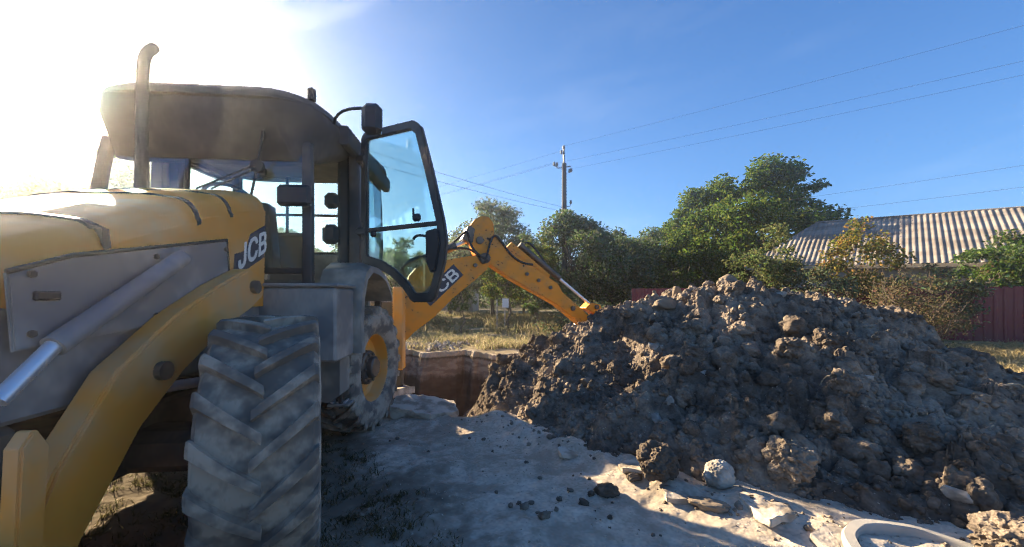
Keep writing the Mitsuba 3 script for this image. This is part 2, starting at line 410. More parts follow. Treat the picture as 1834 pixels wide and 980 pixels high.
# clods one can pick out on the heap: 300 parts sharing a few shapes, then a mass of small crumbs
rg = np.random.default_rng(101)
variants = [mikit.ply(lump(200 + i, 3), mat, True) for i, mat in enumerate(['soil'] * 9)] + [mikit.ply(angular(300 + i), 'pale_stone' if i else 'dry_clod', 50) for i in range(2)]
xs, ys = rg.uniform(-0.4, 6.4, 9000), rg.uniform(2.2, 7.5, 9000)
zs = _hz(np.stack([xs, ys], -1)); gz = ground_z(xs, ys)
ok = (zs > np.maximum(gz, -0.2) - 0.03)
xs, ys, zs = xs[ok], ys[ok], np.maximum(zs, gz)[ok]
n = 0
for x, y, z in zip(xs, ys, zs):
    if n >= 300: break
    if y > 6.4 + 0.0 * x: continue
    s = 0.04 + 0.11 * rg.random() ** 2.4
    scene[numbered(heap + '__clod') if n == 0 else f'{heap}__clod_{n:03d}'] = {**variants[min(rg.integers(len(variants) + 6) , 99) % 9 if rg.random() < 0.94 else 9 + rg.integers(2)], 'to_world': T(pose(x, y, z + 0.2 * s, s * rg.uniform(0.75, 1.2, 3), rg).tolist())}
    n += 1
protos = [lump(400 + i, 1, 8, 0.4) for i in range(6)]


def scatter(protos, xs, ys, zs, ss, rg, squash=0.8):
    vs, fs, o = [], [], 0
    for x, y, z, s in zip(xs, ys, zs, ss):
        m = protos[rg.integers(len(protos))]
        q = pose(x, y, z, s, rg)
        vs.append(A(m.vertices) @ q[:3, :3].T + q[:3, 3]); fs.append(A(m.faces) + o); o += len(m.vertices)
    return trimesh.Trimesh(np.vstack(vs), np.vstack(fs), process=False)


xs, ys = rg.uniform(-0.8, 6.6, 14000), rg.uniform(2.1, 8.5, 14000)
zs = _hz(np.stack([xs, ys], -1)); gz = ground_z(xs, ys)
ok = zs > np.maximum(gz, -0.2) - 0.05
xs, ys, zs = xs[ok], ys[ok], np.maximum(zs, gz)[ok]
put(heap + '__crumbs', scatter(protos, xs, ys, zs, 0.012 + 0.034 * rg.random(len(xs)) ** 2, rg), 'soil', True, kind='stuff')
# crumbs strewn over the path and round the foot of the heap
xs, ys = rg.uniform(-1.6, 4.0, 2600), rg.uniform(1.9, 5.6, 2600)
dd = np.abs(ys - (4.75 - 1.05 * (xs + 0.35)))
ok = (rg.random(2600) < np.exp(-dd / 0.45) + 0.05) & (pit_sd(xs, ys) < -0.05)
xs, ys = xs[ok], ys[ok]
put('soil_crumbs', scatter(protos, xs, ys, top_z(xs, ys), 0.006 + 0.022 * rg.random(len(xs)) ** 2.5, rg), 'soil', True, label='loose crumbs of soil strewn over the pale path', kind='stuff')


rg = np.random.default_rng(909); xs, ys = rg.uniform(-1.8, 3.2, 5200), rg.uniform(1.7, 5.2, 5200)
ok = (pit_sd(xs, ys) < -0.05) & (((xs + 0.1) * 0.792 + (ys - 2.3) * 0.611) > -0.5); xs, ys = xs[ok], ys[ok]
put('gravel', scatter([angular(600 + i, 8) for i in range(3)], xs, ys, top_z(xs, ys), 0.003 + 0.011 * rg.random(len(xs)) ** 3, rg), 'crust', 50, label='fine grit and small pebbles over the pale path', kind='stuff')


def stone(key, mesh, x, y, s, mat, label, cat_, rotz=0, tilt=0, sink=0.25, group=None, smooth=True, dz=0):
    R = trimesh.transformations.euler_matrix(tilt, 0, math.radians(rotz)); m = mesh.copy()
    m.apply_scale(s); m.apply_transform(R)
    lo = m.vertices[:, 2].min()
    m.apply_translation((x, y, float(top_z(A([x]), A([y]))[0]) - lo - sink * (m.vertices[:, 2].max() - lo) + dz))
    return put(key, m, mat, smooth, label, cat_, group)


stone('soil_clod', lump(11, 5, 60, 0.30, (1, 0.95, 0.95)), 1.14, 3.02, 0.165, 'soil', 'large round brown clod at the foot of the heap, left of the pale stone', 'clod', sink=0.1)
stone('stone', lump(12, 4, 12, 0.16, (1, 0.9, 1.05)), 1.57, 2.92, 0.13, 'pale_stone', 'pale grey rounded stone at the foot of the dirt heap', 'stone', sink=0.12)
stone('soil_clod', lump(13, 5, 80, 0.42), 2.12, 2.95, 0.16, 'soil', 'tan crumbly clod low on the heap, right of the pale stone', 'clod', sink=0.35)
stone('soil_clod', lump(14, 5, 90, 0.45, (1.2, 1, 0.8)), 2.82, 2.16, 0.15, 'soil', 'crumbly sunlit clod at the right edge of the photo beyond the concrete ring', 'clod', sink=0.1)
stone('soil_clod', lump(15, 3, 30, 0.3, (1.6, 0.8, 0.5)), 1.36, 2.66, 0.085, 'dry_clod', 'flat tan clod lying on the path below the pale stone', 'clod', rotz=-30)
stone('soil_clod', lump(16, 3, 30, 0.35, (1.3, 0.9, 0.8)), 0.72, 2.93, 0.075, 'soil', 'dark clod on the path left of the round brown clod', 'clod', rotz=10)
stone('soil_clod', lump(17, 3, 20, 0.3, (1.4, 0.8, 0.6)), 0.98, 3.08, 0.06, 'soil', 'small smooth clod touching the round brown clod', 'clod', rotz=20)
for i, (x, y, s) in enumerate([(0.22, 2.60, 0.040), (0.09, 2.72, 0.034), (-0.01, 2.75, 0.024), (0.35, 2.84, 0.026), (0.52, 2.80, 0.040), (0.14, 2.78, 0.022), (0.05, 2.79, 0.02), (0.31, 2.68, 0.020), (-0.12, 2.95, 0.018), (0.45, 2.98, 0.024), (0.18, 2.66, 0.016), (0.60, 2.92, 0.03)]):
    stone('soil_crumb', lump(30 + i, 2, 14, 0.35, (1.2, 0.9, 0.75)), x, y, s, 'soil', 'small dark lump of soil lying on the pale path', 'clod', rotz=37 * i, group='dark soil lumps on the path')
stone('stone', angular(40, 14, (1.2, 0.8, 0.75)), 2.02, 4.05, 0.095, 'pale_stone', 'whitish stone on the middle of the heap face', 'stone', sink=0.3, smooth=50)
stone('stone', angular(41, 12, (1.5, 0.7, 0.5)), 4.35, 3.75, 0.13, 'dry_clod', 'flat grey stone slab on the right flank of the heap', 'stone', rotz=-35, tilt=0.5, sink=0.3, smooth=50)
stone('stone', angular(42, 12, (0.75, 0.4, 1.2)), 2.55, 5.95, 0.16, 'dry_clod', 'pointed stone standing on the left of the heap top', 'stone', rotz=20, tilt=0.15, sink=0.2, smooth=50)
stone('stone', angular(43, 12, (1.3, 0.6, 0.9)), 3.42, 6.0, 0.18, 'dry_clod', 'broad leaning slab on the heap top near the slender tree', 'stone', rotz=-15, tilt=-0.35, sink=0.25, smooth=50)
stone('stone', angular(44, 12, (1.4, 0.5, 0.8)), 2.25, 5.6, 0.24, 'dry_clod', 'grey slab lying on the left slope of the heap top', 'stone', rotz=25, tilt=0.5, sink=0.3, smooth=50)
stone('stone', angular(45, 12, (1, 0.6, 0.9)), 1.75, 4.75, 0.09, 'pale_stone', 'small grey stone high on the left of the heap face', 'stone', sink=0.3, smooth=50)

for i, (x, y, s_, nm) in enumerate([(2.55, 4.35, .12, 'crumbly clod in the middle of the heap face above the whitish stone'), (2.95, 4.1, .13, 'crumbly clod right of the whitish stone on the heap face'), (3.05, 3.55, .12, 'knobbly clod halfway up the right part of the heap face'), (2.75, 3.3, .11, 'knobbly clod below the bent root'), (3.3, 3.1, .12, 'low knobbly clod on the right of the heap face'), (1.75, 3.9, .10, 'round clod low on the left of the heap face'), (3.5, 4.3, .14, 'clod high on the right of the heap face')]):
    stone('soil_clod', lump(60 + i, 4, 50, 0.36), x, y, s_, 'soil', nm, 'clod', sink=0.3)

# slabs of crust broken off at the edge of the pit
def slab(pts, thick, x, y, rot, tilt, z, label):
    pg = Polygon(pts); m = trimesh.creation.extrude_polygon(pg.buffer(-0.01).buffer(0.01), thick, engine='earcut')
    mm = m3.Manifold(m3.Mesh(A(m.vertices, np.float32), A(m.faces, np.uint32))).refine_to_length(0.04).to_mesh()
    v = A(mm.vert_properties[:, :3], float)
    v += 0.09 * (meshkit.fbm(v * 6 + x, 4, 3)[:, None] - 0.5) * A([0.8, 0.8, 0.7]) + 0.02 * (meshkit.fbm(v * 25, 3, 4)[:, None] - 0.5)
    m = trimesh.Trimesh(v, mm.tri_verts, process=False)
    m.apply_transform(trimesh.transformations.euler_matrix(tilt[0], tilt[1], math.radians(rot))); m.apply_translation((x, y, z))
    put('dirt_crust', m, 'crust', 40, label, 'dirt crust')


slab([(-0.42, -0.2), (0.1, -0.34), (0.42, -0.16), (0.36, 0.2), (-0.05, 0.3), (-0.4, 0.14)], 0.15, -1.12, 4.95, 8, (0.10, 0.12), -0.02, 'broken slab of pale crust tilting over the pit edge beside the rear wheel')
slab([(-0.3, -0.2), (0.25, -0.25), (0.35, 0.1), (0.0, 0.28), (-0.3, 0.15)], 0.09, -1.72, 5.42, 70, (-0.1, 0.08), 0.10, 'smaller pale crust slab behind the rear wheel')

for i, (x, y, sc, rot, nm) in enumerate([(0.55, 3.62, .22, 20, 'small crust slab at the left toe of the heap'), (1.0, 3.22, .20, 70, 'crust slab between the dark clod and the round brown clod'), (1.28, 2.78, .26, -20, 'sunlit crust slab on the path below the round brown clod'), (1.72, 2.52, .24, 40, 'grey crust slab right of the pale stone'), (1.95, 2.22, .28, 10, 'cracked crust slab left of the concrete ring')]):
    q = A([(-1, -.6), (.2, -.8), (1.1, -.3), (.8, .5), (-.1, .8), (-1.0, .4)]) * sc * 0.62 * (1 + .22 * np.random.default_rng(i).normal(size=(6, 2)))
    slab(q, .03 + .006 * i, x, y, rot, (.06 * (-1) ** i, .08), float(top_z(A([x]), A([y]))[0]) - .03, nm)

# concrete well ring lying at the right of the foreground
ring = revolve([(0.50, 0), (0.50, 0.085), (0.49, 0.10), (0.44, 0.105), (0.425, 0.09), (0.415, -0.1), (0.38, -0.12), (0.38, -0.02), (0.37, -0.01), (0.0, -0.02)], 72)
v = A(ring.vertices); v = v[:, [0, 2, 1]]; v[:, 2] += 0.018 * (meshkit.fbm(v * 9, 4, 6) - 0.5); v[:, :2] *= (1 + 0.03 * (meshkit.fbm(v * 8, 4, 8) - 0.5))[:, None]
ring = trimesh.Trimesh(v, ring.faces[:, ::-1], process=False); ring.apply_transform(trimesh.transformations.euler_matrix(0.03, 0.10, 0)); ring.apply_translation((2.32, 1.96, -0.035))
put('well_ring', ring, 'concrete', 40, 'round concrete ring half sunk in the ground at the lower right corner', 'concrete ring')
# ------------------------------------------------------------------ the backhoe loader (own axes: x forward from the rear axle, y to its left, z up)
HEAD = math.radians(-5)
UF, UL = A([-math.sin(HEAD), -math.cos(HEAD), 0]), A([math.cos(HEAD), -math.sin(HEAD), 0])
MM = np.eye(4); MM[:3, 0], MM[:3, 1], MM[:3, 3] = UF, UL, (-2.538, 4.309, 0)
bl = thing('backhoe_loader', 'dusty yellow backhoe loader with its cab door open and its arm over the pit', 'backhoe loader')


def part(key, mesh, mat, smooth=35, label=None, m=None):
    mesh = mesh.copy(); mesh.apply_transform(MM if m is None else m)
    return put(bl + '__' + key, mesh, mat, smooth, label)


def kid(parent, key, mesh, mat, smooth=35, label=None, m=None):
    mesh = mesh.copy(); mesh.apply_transform(MM if m is None else m)
    return put(parent + '__' + key, mesh, mat, smooth, label)


def tyre_mesh(R=0.70, wd=0.465, lugs=21):
    h = wd / 2
    body = revolve([(0.375, -h * .80), (0.40, -h * .93), (0.47, -h * 1.04), (0.55, -h * 1.07), (0.61, -h * 1.01), (0.640, -h * .93), (0.652, -h * .6), (0.655, 0),
                    (0.652, h * .6), (0.640, h * .93), (0.61, h * 1.01), (0.55, h * 1.07), (0.47, h * 1.04), (0.40, h * .93), (0.375, h * .80)], 96)
    out = [body]
    t = A([0.0, 0.2, 0.4, 0.6, 0.8, 0.97, 1.04, 1.10]); yy = A([-0.02, 0.04, 0.095, 0.143, 0.188, 0.223, 0.238, 0.242])
    top = A([0.700, 0.700, 0.699, 0.697, 0.694, 0.688, 0.672, 0.625]); wdt = A([0.030, 0.033, 0.036, 0.039, 0.042, 0.046, 0.046, 0.040])
    for sg in (-1, 1):
        for k in range(lugs):
            p0 = (k + (0.5 if sg > 0 else 0)) * 2 * np.pi / lugs; v = []
            for ti, y, rt, w in zip(t, yy, top, wdt):
                c = p0 + 0.30 * min(ti, 1.0) ** 0.9; a1, a2 = w / 0.68 * 0.72, w / 0.68 * 1.0
                for an, r in ((c - a2, 0.60), (c - a1, rt - 0.004), (c, rt), (c + a1, rt - 0.004), (c + a2, 0.60)):
                    v.append((r * math.cos(an), sg * y, r * math.sin(an)))
            q = []
            for i in range(len(t) - 1):
                for j in range(4):
                    a = i * 5 + j; q.append((a, a + 1, a + 6, a + 5) if sg > 0 else (a, a + 5, a + 6, a + 1))
            q = A(q); e = len(v) - 5
            f = np.vstack([q[:, [0, 1, 2]], q[:, [0, 2, 3]], [[0, 2, 1], [0, 3, 2], [0, 4, 3], [e, e + 1, e + 2], [e, e + 2, e + 3], [e, e + 3, e + 4]]])
            out.append(trimesh.Trimesh(A(v), f, process=False))
    m = cat(out)
    v = A(m.vertices); v += 0.006 * (meshkit.fbm(v * 9, 3, 4)[:, None] - 0.5)
    m.vertices = v
    return m


def wheel(x, y, steer, side=1):
    k = numbered(bl + '__wheel')
    R = trimesh.transformations.euler_matrix(0, 0, math.radians(steer)); R[:3, 3] = (x, y, 0.69)
    if side < 0: R = R @ np.diag([-1.0, -1, 1, 1])
    m = MM @ R
    kid(k, 'tyre', tyre_mesh(), 'rubber', 30, m=m)
    kid(k, 'rim', revolve([(0.37, -.17), (0.395, -.172), (0.40, .165), (0.395, .185), (0.375, .187), (0.365, .175), (0.355, .12), (0.335, .06), (0.29, .045), (0.24, .07), (0.20, .075), (0.0, .07)], 64), 'yellow_paint', 40, m=m)
    hub = [revolve([(0.19, .07), (0.19, .12), (0.175, .135), (0.12, .14), (0.115, .19), (0.10, .205), (0.0, .205)], 40)]
    for i in range(10):
        a = i * 2 * np.pi / 10
        hub.append(cbox((0.152 * math.cos(a), 0.145, 0.152 * math.sin(a)), (0.03, 0.03, 0.03), 0.006))
    kid(k, 'hub', cat(hub), 'dark_steel', 30, m=m)


wheel(2.2, 0.975, 22.0)
wheel(2.2, -0.95, 23.0, -1)
wheel(0.0, 0.80, -9.0)
wheel(0.0, -0.80, -9.0, -1)

# frame and axles
part('chassis', cat(cbox((0.7, 0, 0.72), (4.6, 0.62, 0.34), 0.02), cbox((0, 0, 0.69), (0.3, 1.3, 0.26), 0.06), cbox((2.2, 0, 0.66), (0.26, 1.4, 0.22), 0.05), cbox((3.02, 0, 0.75), (0.22, 0.9, 0.55), 0.03)), 'dark_steel')

# bonnet: lofted sections from the windscreen forward
def loft(secs):
    n = len(secs[0]); v = np.vstack(secs); m = len(secs)
    q = A([(i * n + j, i * n + (j + 1) % n, (i + 1) * n + (j + 1) % n, (i + 1) * n + j) for i in range(m - 1) for j in range(n)])
    f = np.vstack([q[:, [0, 1, 2]], q[:, [0, 2, 3]], [[0, k + 1, k] for k in range(1, n - 1)], [[(m - 1) * n, (m - 1) * n + k, (m - 1) * n + k + 1] for k in range(1, n - 1)]])
    return trimesh.Trimesh(v, f, process=False)


def bsec(x, w, z0, z1, r):
    """Section of the bonnet: upright sides, rounded upper corners, a slight crown."""
    p = [(w, z0), (w + .01, z1 - r)]
    p += [(w - r + r * math.cos(a), z1 - r + r * math.sin(a)) for a in np.linspace(0.15, 1.45, 7)]
    p += [(w * .4, z1 + .02), (-w * .4, z1 + .02)]
    p += [(-y, z) for y, z in p[:9][::-1]]
    return A([(x, y, z) for y, z in p])


xb = [1.30, 1.34, 1.6, 2.0, 2.4, 2.8, 3.02, 3.12, 3.16]
zb = [2.26, 2.30, 2.235, 2.11, 1.95, 1.77, 1.67, 1.60, 1.50]
bonnet = loft([bsec(x, w, 1.42, z, r) for x, z, w, r in zip(xb, zb, [.46, .48, .49, .49, .485, .475, .46, .44, .40], [.12, .14, .14, .14, .14, .13, .13, .12, .08])])
bk = part('bonnet', bonnet, 'yellow_paint', 40)
for x0 in (1.75, 2.05, 2.62):      # seams across the bonnet
    z0 = float(np.interp(x0, xb, zb))
    kid(bk, 'seam', loft([bsec(x0, .4905, 1.8, z0 + .003, .14), bsec(x0 + .035, .4905, 1.8, z0 - .006, .14)]), 'black_plastic', 40)
part('engine_cover', cat(cbox((2.42, 0, 1.25), (1.45, 0.94, 0.44), 0.02), cbox((1.5, 0, 1.2), (0.45, 0.9, 0.5), 0.02)), 'engine_panel')
for sy in (1, -1):
    k = part('side_panel', plate([(1.80, 1.40), (3.0, 1.30), (3.02, 1.58), (2.8, 1.66), (1.84, 1.86)], 0.02), 'engine_panel', 30, m=MM @ trimesh.transformations.translation_matrix((0, sy * .505, 0)))
# lettering on the bonnet flank
def letters(txt, h, org, xd, zd, bold=True):
    m = meshkit.text_mesh(txt, h, 0.004, bold); v = A(m.vertices)
    xd, zd = A(xd, float), A(zd, float); nd = np.cross(xd, zd); nd /= np.linalg.norm(nd)
    m.vertices = A(org, float) + v[:, :1] * xd + v[:, 1:2] * zd + v[:, 2:] * nd
    return m


LX, LZ = A([-0.90, 0, 0.43]), A([-0.06, 0, 1.0])
kid(bk, 'emblem', plate([(1.745, 1.615), (1.36, 1.80), (1.345, 2.05), (1.73, 1.865)], 0.008, 0.002), 'navy_print', 30, m=MM @ trimesh.transformations.translation_matrix((0, .492, 0)))
kid(bk, 'lettering', letters('JCB', 0.165, (1.705, .4965, 1.675), LX * 0.92, LZ), 'white_print', False, label='white brand letters on the bonnet flank')
part('front_grille', cat(cbox((3.17, 0, 1.28), (0.05, 0.72, 0.66), 0.02), *[cbox((3.20, 0, 1.02 + i * .07), (0.025, 0.66, 0.02), 0.005) for i in range(8)]), 'black_plastic')
for sy in (1, -1):
    part('headlight', cat(cbox((3.15, sy * .33, 1.66), (0.07, 0.2, 0.09), 0.02)), 'lamp_lens')
ek = part('exhaust_stack', sweep([(1.47, -.30, 2.1), (1.47, -.30, 2.5), (1.47, -.295, 3.0), (1.47, -.285, 3.22), (1.44, -.275, 3.31), (1.38, -.29, 3.37)], 0.037, n=14, sub=4), 'roof_panel')
kid(ek, 'silencer', sweep([(1.47, -.30, 2.15), (1.47, -.30, 2.2), (1.47, -.30, 2.5), (1.47, -.298, 2.56)], [.037, .043, .043, .037], n=16), 'roof_panel')

# loader arms with their rams
for sy in (1, -1):
    Y0 = sy * .57
    arm = Polygon([(1.62, 1.50), (1.66, 1.66), (1.80, 1.68), (2.1, 1.56), (2.42, 1.40), (2.74, 1.18), (2.98, 0.86), (3.14, 0.52), (3.22, 0.30), (3.12, 0.22), (3.02, 0.30), (2.88, 0.56), (2.62, 0.90), (2.36, 1.11), (2.0, 1.32), (1.75, 1.42)])
    ak = part('loader_arm', plate(arm.buffer(-.03).buffer(.06).buffer(-.03), 0.12, 0.014), 'yellow_paint', 30, m=MM @ trimesh.transformations.translation_matrix((0, Y0, 0)))
    for (x, z) in ((1.75, 1.56), (2.52, 1.14), (3.12, 0.32)):
        kid(ak, 'pin', sweep([(x, Y0 - .09, z), (x, Y0 + .09, z)], 0.045, n=16), 'dark_steel')
    lr = part('lift_ram', sweep([(1.5, sy * .57, 1.02), (2.1, sy * .57, 1.00)], 0.05, n=16), 'black_metal')
    kid(lr, 'rod', sweep([(2.08, sy * .57, 1.00), (2.56, sy * .57, 1.05)], 0.028, n=14), 'chrome')
    tr = part('tilt_ram', sweep([(2.30, sy * .57, 1.705), (2.93, sy * .57, 1.31)], 0.042, n=16), 'engine_panel')
    kid(tr, 'rod', sweep([(2.92, sy * .57, 1.32), (3.10, sy * .57, 1.15)], 0.028, n=14), 'chrome')
    part('tipping_lever', plate(rounded([(3.035, 0.98), (3.08, 1.06), (3.125, 1.0), (3.14, 0.66), (3.18, 0.30), (3.10, 0.28), (3.055, 0.66)], 0.015), 0.06, 0.008), 'yellow_paint', 30, m=MM @ trimesh.transformations.translation_matrix((0, sy * .64, 0)))
for sy in (1, -1):
    for x, z in ((1.86, 1.80), (1.86, 1.50), (2.4, 1.70), (2.4, 1.40), (2.95, 1.58), (2.95, 1.36)):
        part('bolt', sweep([(x, sy * .512, z), (x, sy * .526, z)], .014, n=6), 'dark_steel')
    part('panel_trim', sweep([(1.80, sy * .512, 1.40), (1.84, sy * .512, 1.865), (2.8, sy * .512, 1.665), (3.02, sy * .512, 1.585)], .010, n=6), 'black_plastic')
    part('panel_latch', cbox((2.9, sy * .52, 1.50), (0.09, 0.02, 0.035), 0.006), 'black_plastic')
# front bucket (below the frame of the photograph)
side = Polygon([(3.32, 0.05), (4.05, 0.03), (3.95, 0.10), (3.62, 0.70), (3.34, 0.72), (3.26, 0.40)])
prof = [(4.08, 0.03), (3.5, 0.03), (3.33, 0.10), (3.26, 0.40), (3.36, 0.70)]
shell = LineString(prof).buffer(0.018, cap_style=2)
bq = part('front_bucket', cat(plate(shell, 2.2, 0.003), *[plate(side, 0.025, 0.003).apply_translation((0, sy * 1.09, 0)) for sy in (1, -1)]), 'worn_paint', 30)
for i in range(8):
    kid(bq, 'tooth', cbox((4.12, -0.98 + i * 0.28, 0.03), (0.16, 0.07, 0.035), 0.01), 'dark_steel')

# cab: lower body, posts, roof
part('cab_body', cat(cbox((0.30, 0, 1.12), (1.9, 1.42, 0.10), 0.02), cbox((-0.58, 0, 1.55), (0.10, 1.55, 0.95), 0.02)), 'grey_panel')
part('battery_box', cat(cbox((1.13, 0.72, 1.27), (0.44, 0.62, 0.60), 0.02), cbox((1.13, 0.72, 1.585), (0.47, 0.66, 0.03), 0.01)), 'engine_panel')
part('battery_box', cat(cbox((1.13, -0.72, 1.27), (0.44, 0.62, 0.60), 0.02), cbox((1.13, -0.72, 1.585), (0.47, 0.66, 0.03), 0.01)), 'engine_panel')
part('fuel_tank', hull([(x, y, z) for x in (0.72, 0.98) for y, z in ((.5, .62), (.5, .98), (.84, .55), (.93, .62), (.93, .93), (.88, 1.0))]), 'grey_panel', 30, label='dusty grey side tank ahead of the rear wheel')
for (z, x, y) in ((1.02, 0.88, .97), (0.47, 0.60, .90)):
    k = part('step', cat(cbox((x, y - .06, z), (0.36, 0.20, 0.03), 0.008)), 'grey_panel')
    for i in range(3):
        kid(k, 'tread_bar', beam((x - .16, y - .12 + i * .055, z + .022), (x + .16, y - .12 + i * .055, z + .022), 0.018, 0.018), 'chrome')
part('hydraulic_tank', cbox((1.2, -.72, .68), (1.1, .46, .66), .05), 'engine_panel')
part('step_hanger', cat(beam((.45, .86, .95), (.45, .86, .44), .03, .03), beam((.75, .86, .95), (.75, .86, .44), .03, .03)), 'black_metal')
post = lambda *p, w=.085, d=.085: sweep(p, w / 2, d / 2, n=12, sq=.4, sub=3 if len(p) > 2 else 1)
for sy in (1, -1):
    part('front_post', post((1.26, sy * .78, 1.16), (1.28, sy * .79, 1.9), (1.25, sy * .775, 2.4), (1.20, sy * .75, 2.75), w=.08, d=.07), 'black_metal')
    bp = part('door_post', post((0.50, sy * .90, 1.3), (0.50, sy * .92, 2.0), (0.50, sy * .91, 3.05), w=.11, d=.10), 'black_metal')
    kid(bp, 'trim', cat(cbox((0.44, sy * .80, 2.36), (0.10, 0.15, 1.3), 0.05), cbox((0.48, sy * .68, 2.46), (0.09, 0.14, 0.16), 0.06), cbox((0.48, sy * .67, 2.12), (0.10, 0.16, 0.2), 0.07)), 'interior')
    part('rear_post', post((-0.60, sy * .86, 1.3), (-0.62, sy * .87, 2.2), (-0.58, sy * .84, 3.08), w=.09, d=.09), 'black_metal')
    kid(part('side_window', cbox((-0.06, sy * .905, 2.41), (1.0, 0.006, 1.0), 0.002), 'glass', False), 'rail', cat(beam((.46, sy * .905, 1.91), (-.58, sy * .88, 1.91), .04, .05)), 'black_metal')
part('front_header', cat(cbox((1.13, 0, 2.64), (0.08, 1.5, 0.06), 0.015), cbox((1.27, 0, 1.70), (0.05, 1.5, 0.05), 0.01)), 'black_metal')


def outline(x0, x1, w0, w1, r, z, n=6):
    """Rounded four-sided outline; w0 at x0 (rear), w1 at x1 (front)."""
    pg = Polygon([(x0, -w0), (x1, -w1), (x1, w1), (x0, w0)]).buffer(-r).buffer(r, quad_segs=n)
    return [(x, y, z) for x, y in A(pg.exterior.coords)[:-1]]


roof = hull(outline(-.78, 1.32, .94, .74, .30, 2.99) + outline(-.82, 1.39, 1.04, .84, .40, 3.04) + outline(-.80, 1.38, 1.03, .83, .40, 3.09) + outline(-.74, 1.30, .95, .76, .38, 3.155) + outline(-.60, 1.12, .80, .62, .34, 3.205) + outline(-.35, .85, .5, .40, .3, 3.24))
rk = part('roof', roof, 'roof_panel', 50)
kid(rk, 'visor', hull(outline(1.10, 1.24, .76, .68, .06, 2.60) + outline(.95, 1.33, .86, .76, .20, 2.72) + outline(.30, 1.375, .96, .81, .32, 2.93) + outline(-.10, 1.37, .98, .82, .34, 3.06)), 'roof_panel', 50)
for sy in (1, -1):
    kid(rk, 'side_rail', sweep([(.85, sy * .92, 2.98), (.5, sy * .93, 2.97), (-.75, sy * .93, 2.97)], .05, .09, n=12, sq=.5), 'roof_panel')
kid(rk, 'marker_lamp', sweep([(1.10, .74, 3.16), (1.10, .74, 3.25), (1.10, .74, 3.27)], [.035, .035, .01], n=14), 'black_plastic')
# glazing at the front and back
ws = part('windscreen', loft([A([(1.285, -.77, 1.70), (1.285, .77, 1.70), (1.279, .77, 1.70), (1.279, -.77, 1.70)]), A([(1.30, -.78, 2.0), (1.30, .78, 2.0), (1.294, .78, 2.0), (1.294, -.78, 2.0)]), A([(1.25, -.77, 2.5), (1.25, .77, 2.5), (1.244, .77, 2.5), (1.244, -.77, 2.5)]), A([(1.22, -.74, 2.66), (1.22, .74, 2.66), (1.214, .74, 2.66), (1.214, -.74, 2.66)])])
          .slice_plane((0, 0, 0), (0, 0, 1)), 'glass', False)
wp = part('wiper', cat(sweep([(1.30, .42, 2.52), (1.335, .42, 2.52)], .05, n=14), sweep([(1.335, .42, 2.53), (1.335, .05, 2.36), (1.335, -.02, 2.33)], .008, n=6), sweep([(1.335, .42, 2.50), (1.335, .09, 2.33)], .008, n=6)), 'black_plastic')
kid(wp, 'blade', sweep([(1.322, .47, 2.80), (1.325, .40, 2.4), (1.328, .33, 2.05)], .009, n=6), 'black_plastic')
part('rear_window', cbox((-.60, 0, 2.53), (0.006, 1.6, 1.0), 0.002), 'glass', False)
part('rear_bar', cat(beam((-.58, -.85, 2.03), (-.58, .85, 2.03), .05, .05), beam((-.58, -.85, 2.52), (-.58, .85, 2.52), .025, .03), beam((-.58, -.25, 2.03), (-.58, -.25, 3.05), .03, .03)), 'black_metal')
# inside the cab
sk = part('seat', cat(cbox((0.12, 0, 1.60), (0.52, 0.50, 0.14), 0.06), cbox((0.12, 0, 1.38), (0.3, 0.3, 0.35), 0.04)), 'interior')
kid(sk, 'backrest', cbox((-0.14, 0, 1.92), (0.14, 0.48, 0.62), 0.06, (-.12, (0, 1, 0))), 'interior')
part('dashboard', cat(hull(outline(1.02, 1.26, .42, .46, .05, 2.25) + outline(.98, 1.27, .45, .5, .05, 1.7)), hull(outline(1.05, 1.2, .2, .25, .05, 2.33) + outline(1.02, 1.25, .3, .34, .05, 2.25))), 'interior')
an = np.linspace(0, 2 * np.pi, 33); st = np.stack([0.21 * np.cos(an) * 0.72, 0.21 * np.sin(an), 0.21 * np.cos(an) * 0.62], 1) + A([0.86, -.06, 2.33])
sw = part('steering_wheel', sweep(st, .016, n=8), 'black_plastic')
kid(sw, 'column', sweep([(0.86, -.06, 2.33), (1.0, -.06, 2.1), (1.08, -.06, 1.7)], .035, n=10), 'black_plastic')
kid(sw, 'spoke', cat(sweep([st[4], (0.86, -.06, 2.33)], .012, n=6), sweep([st[14], (0.86, -.06, 2.33)], .012, n=6), sweep([st[24], (0.86, -.06, 2.33)], .012, n=6)), 'black_plastic')
part('cab_lamp', cat(cbox((0.98, .24, 2.58), (.1, .14, .13), .05), sweep([(.98, .24, 2.62), (1.1, .24, 2.75)], .03, n=8)), 'interior')
part('grab_rail', cat(sweep([(1.10, -.42, 2.72), (1.05, -.30, 2.66), (1.0, -.12, 2.55), (1.0, .02, 2.52)], .018, n=8, sub=4), sweep([(1.18, -.18, 2.75), (1.22, -.18, 2.1)], .02, n=8)), 'black_plastic')
# mirrors
mk = part('mirror', cbox((1.40, .735, 2.275), (0.06, 0.25, 0.165), 0.03), 'black_plastic')
kid(mk, 'mirror_glass', cbox((1.366, .735, 2.275), (0.006, 0.22, 0.135), 0.002), 'mirror_glass')
kid(mk, 'stalk', sweep([(1.38, .80, 2.275), (1.29, .83, 2.275)], .014, n=8), 'black_plastic')
for sy in (1,):
    mk = part('wing_mirror', cbox((1.42, sy * 1.325, 2.88), (0.10, 0.155, 0.24), 0.04), 'black_plastic')
    kid(mk, 'mirror_glass', cbox((1.367, sy * 1.325, 2.88), (0.006, 0.12, 0.20), 0.002), 'mirror_glass')
    kid(mk, 'arm', sweep([(1.12, sy * .93, 2.96), (1.24, sy * 1.05, 3.02), (1.36, sy * 1.22, 2.99), (1.41, sy * 1.30, 2.97)], .012, n=8, sub=3), 'black_plastic')

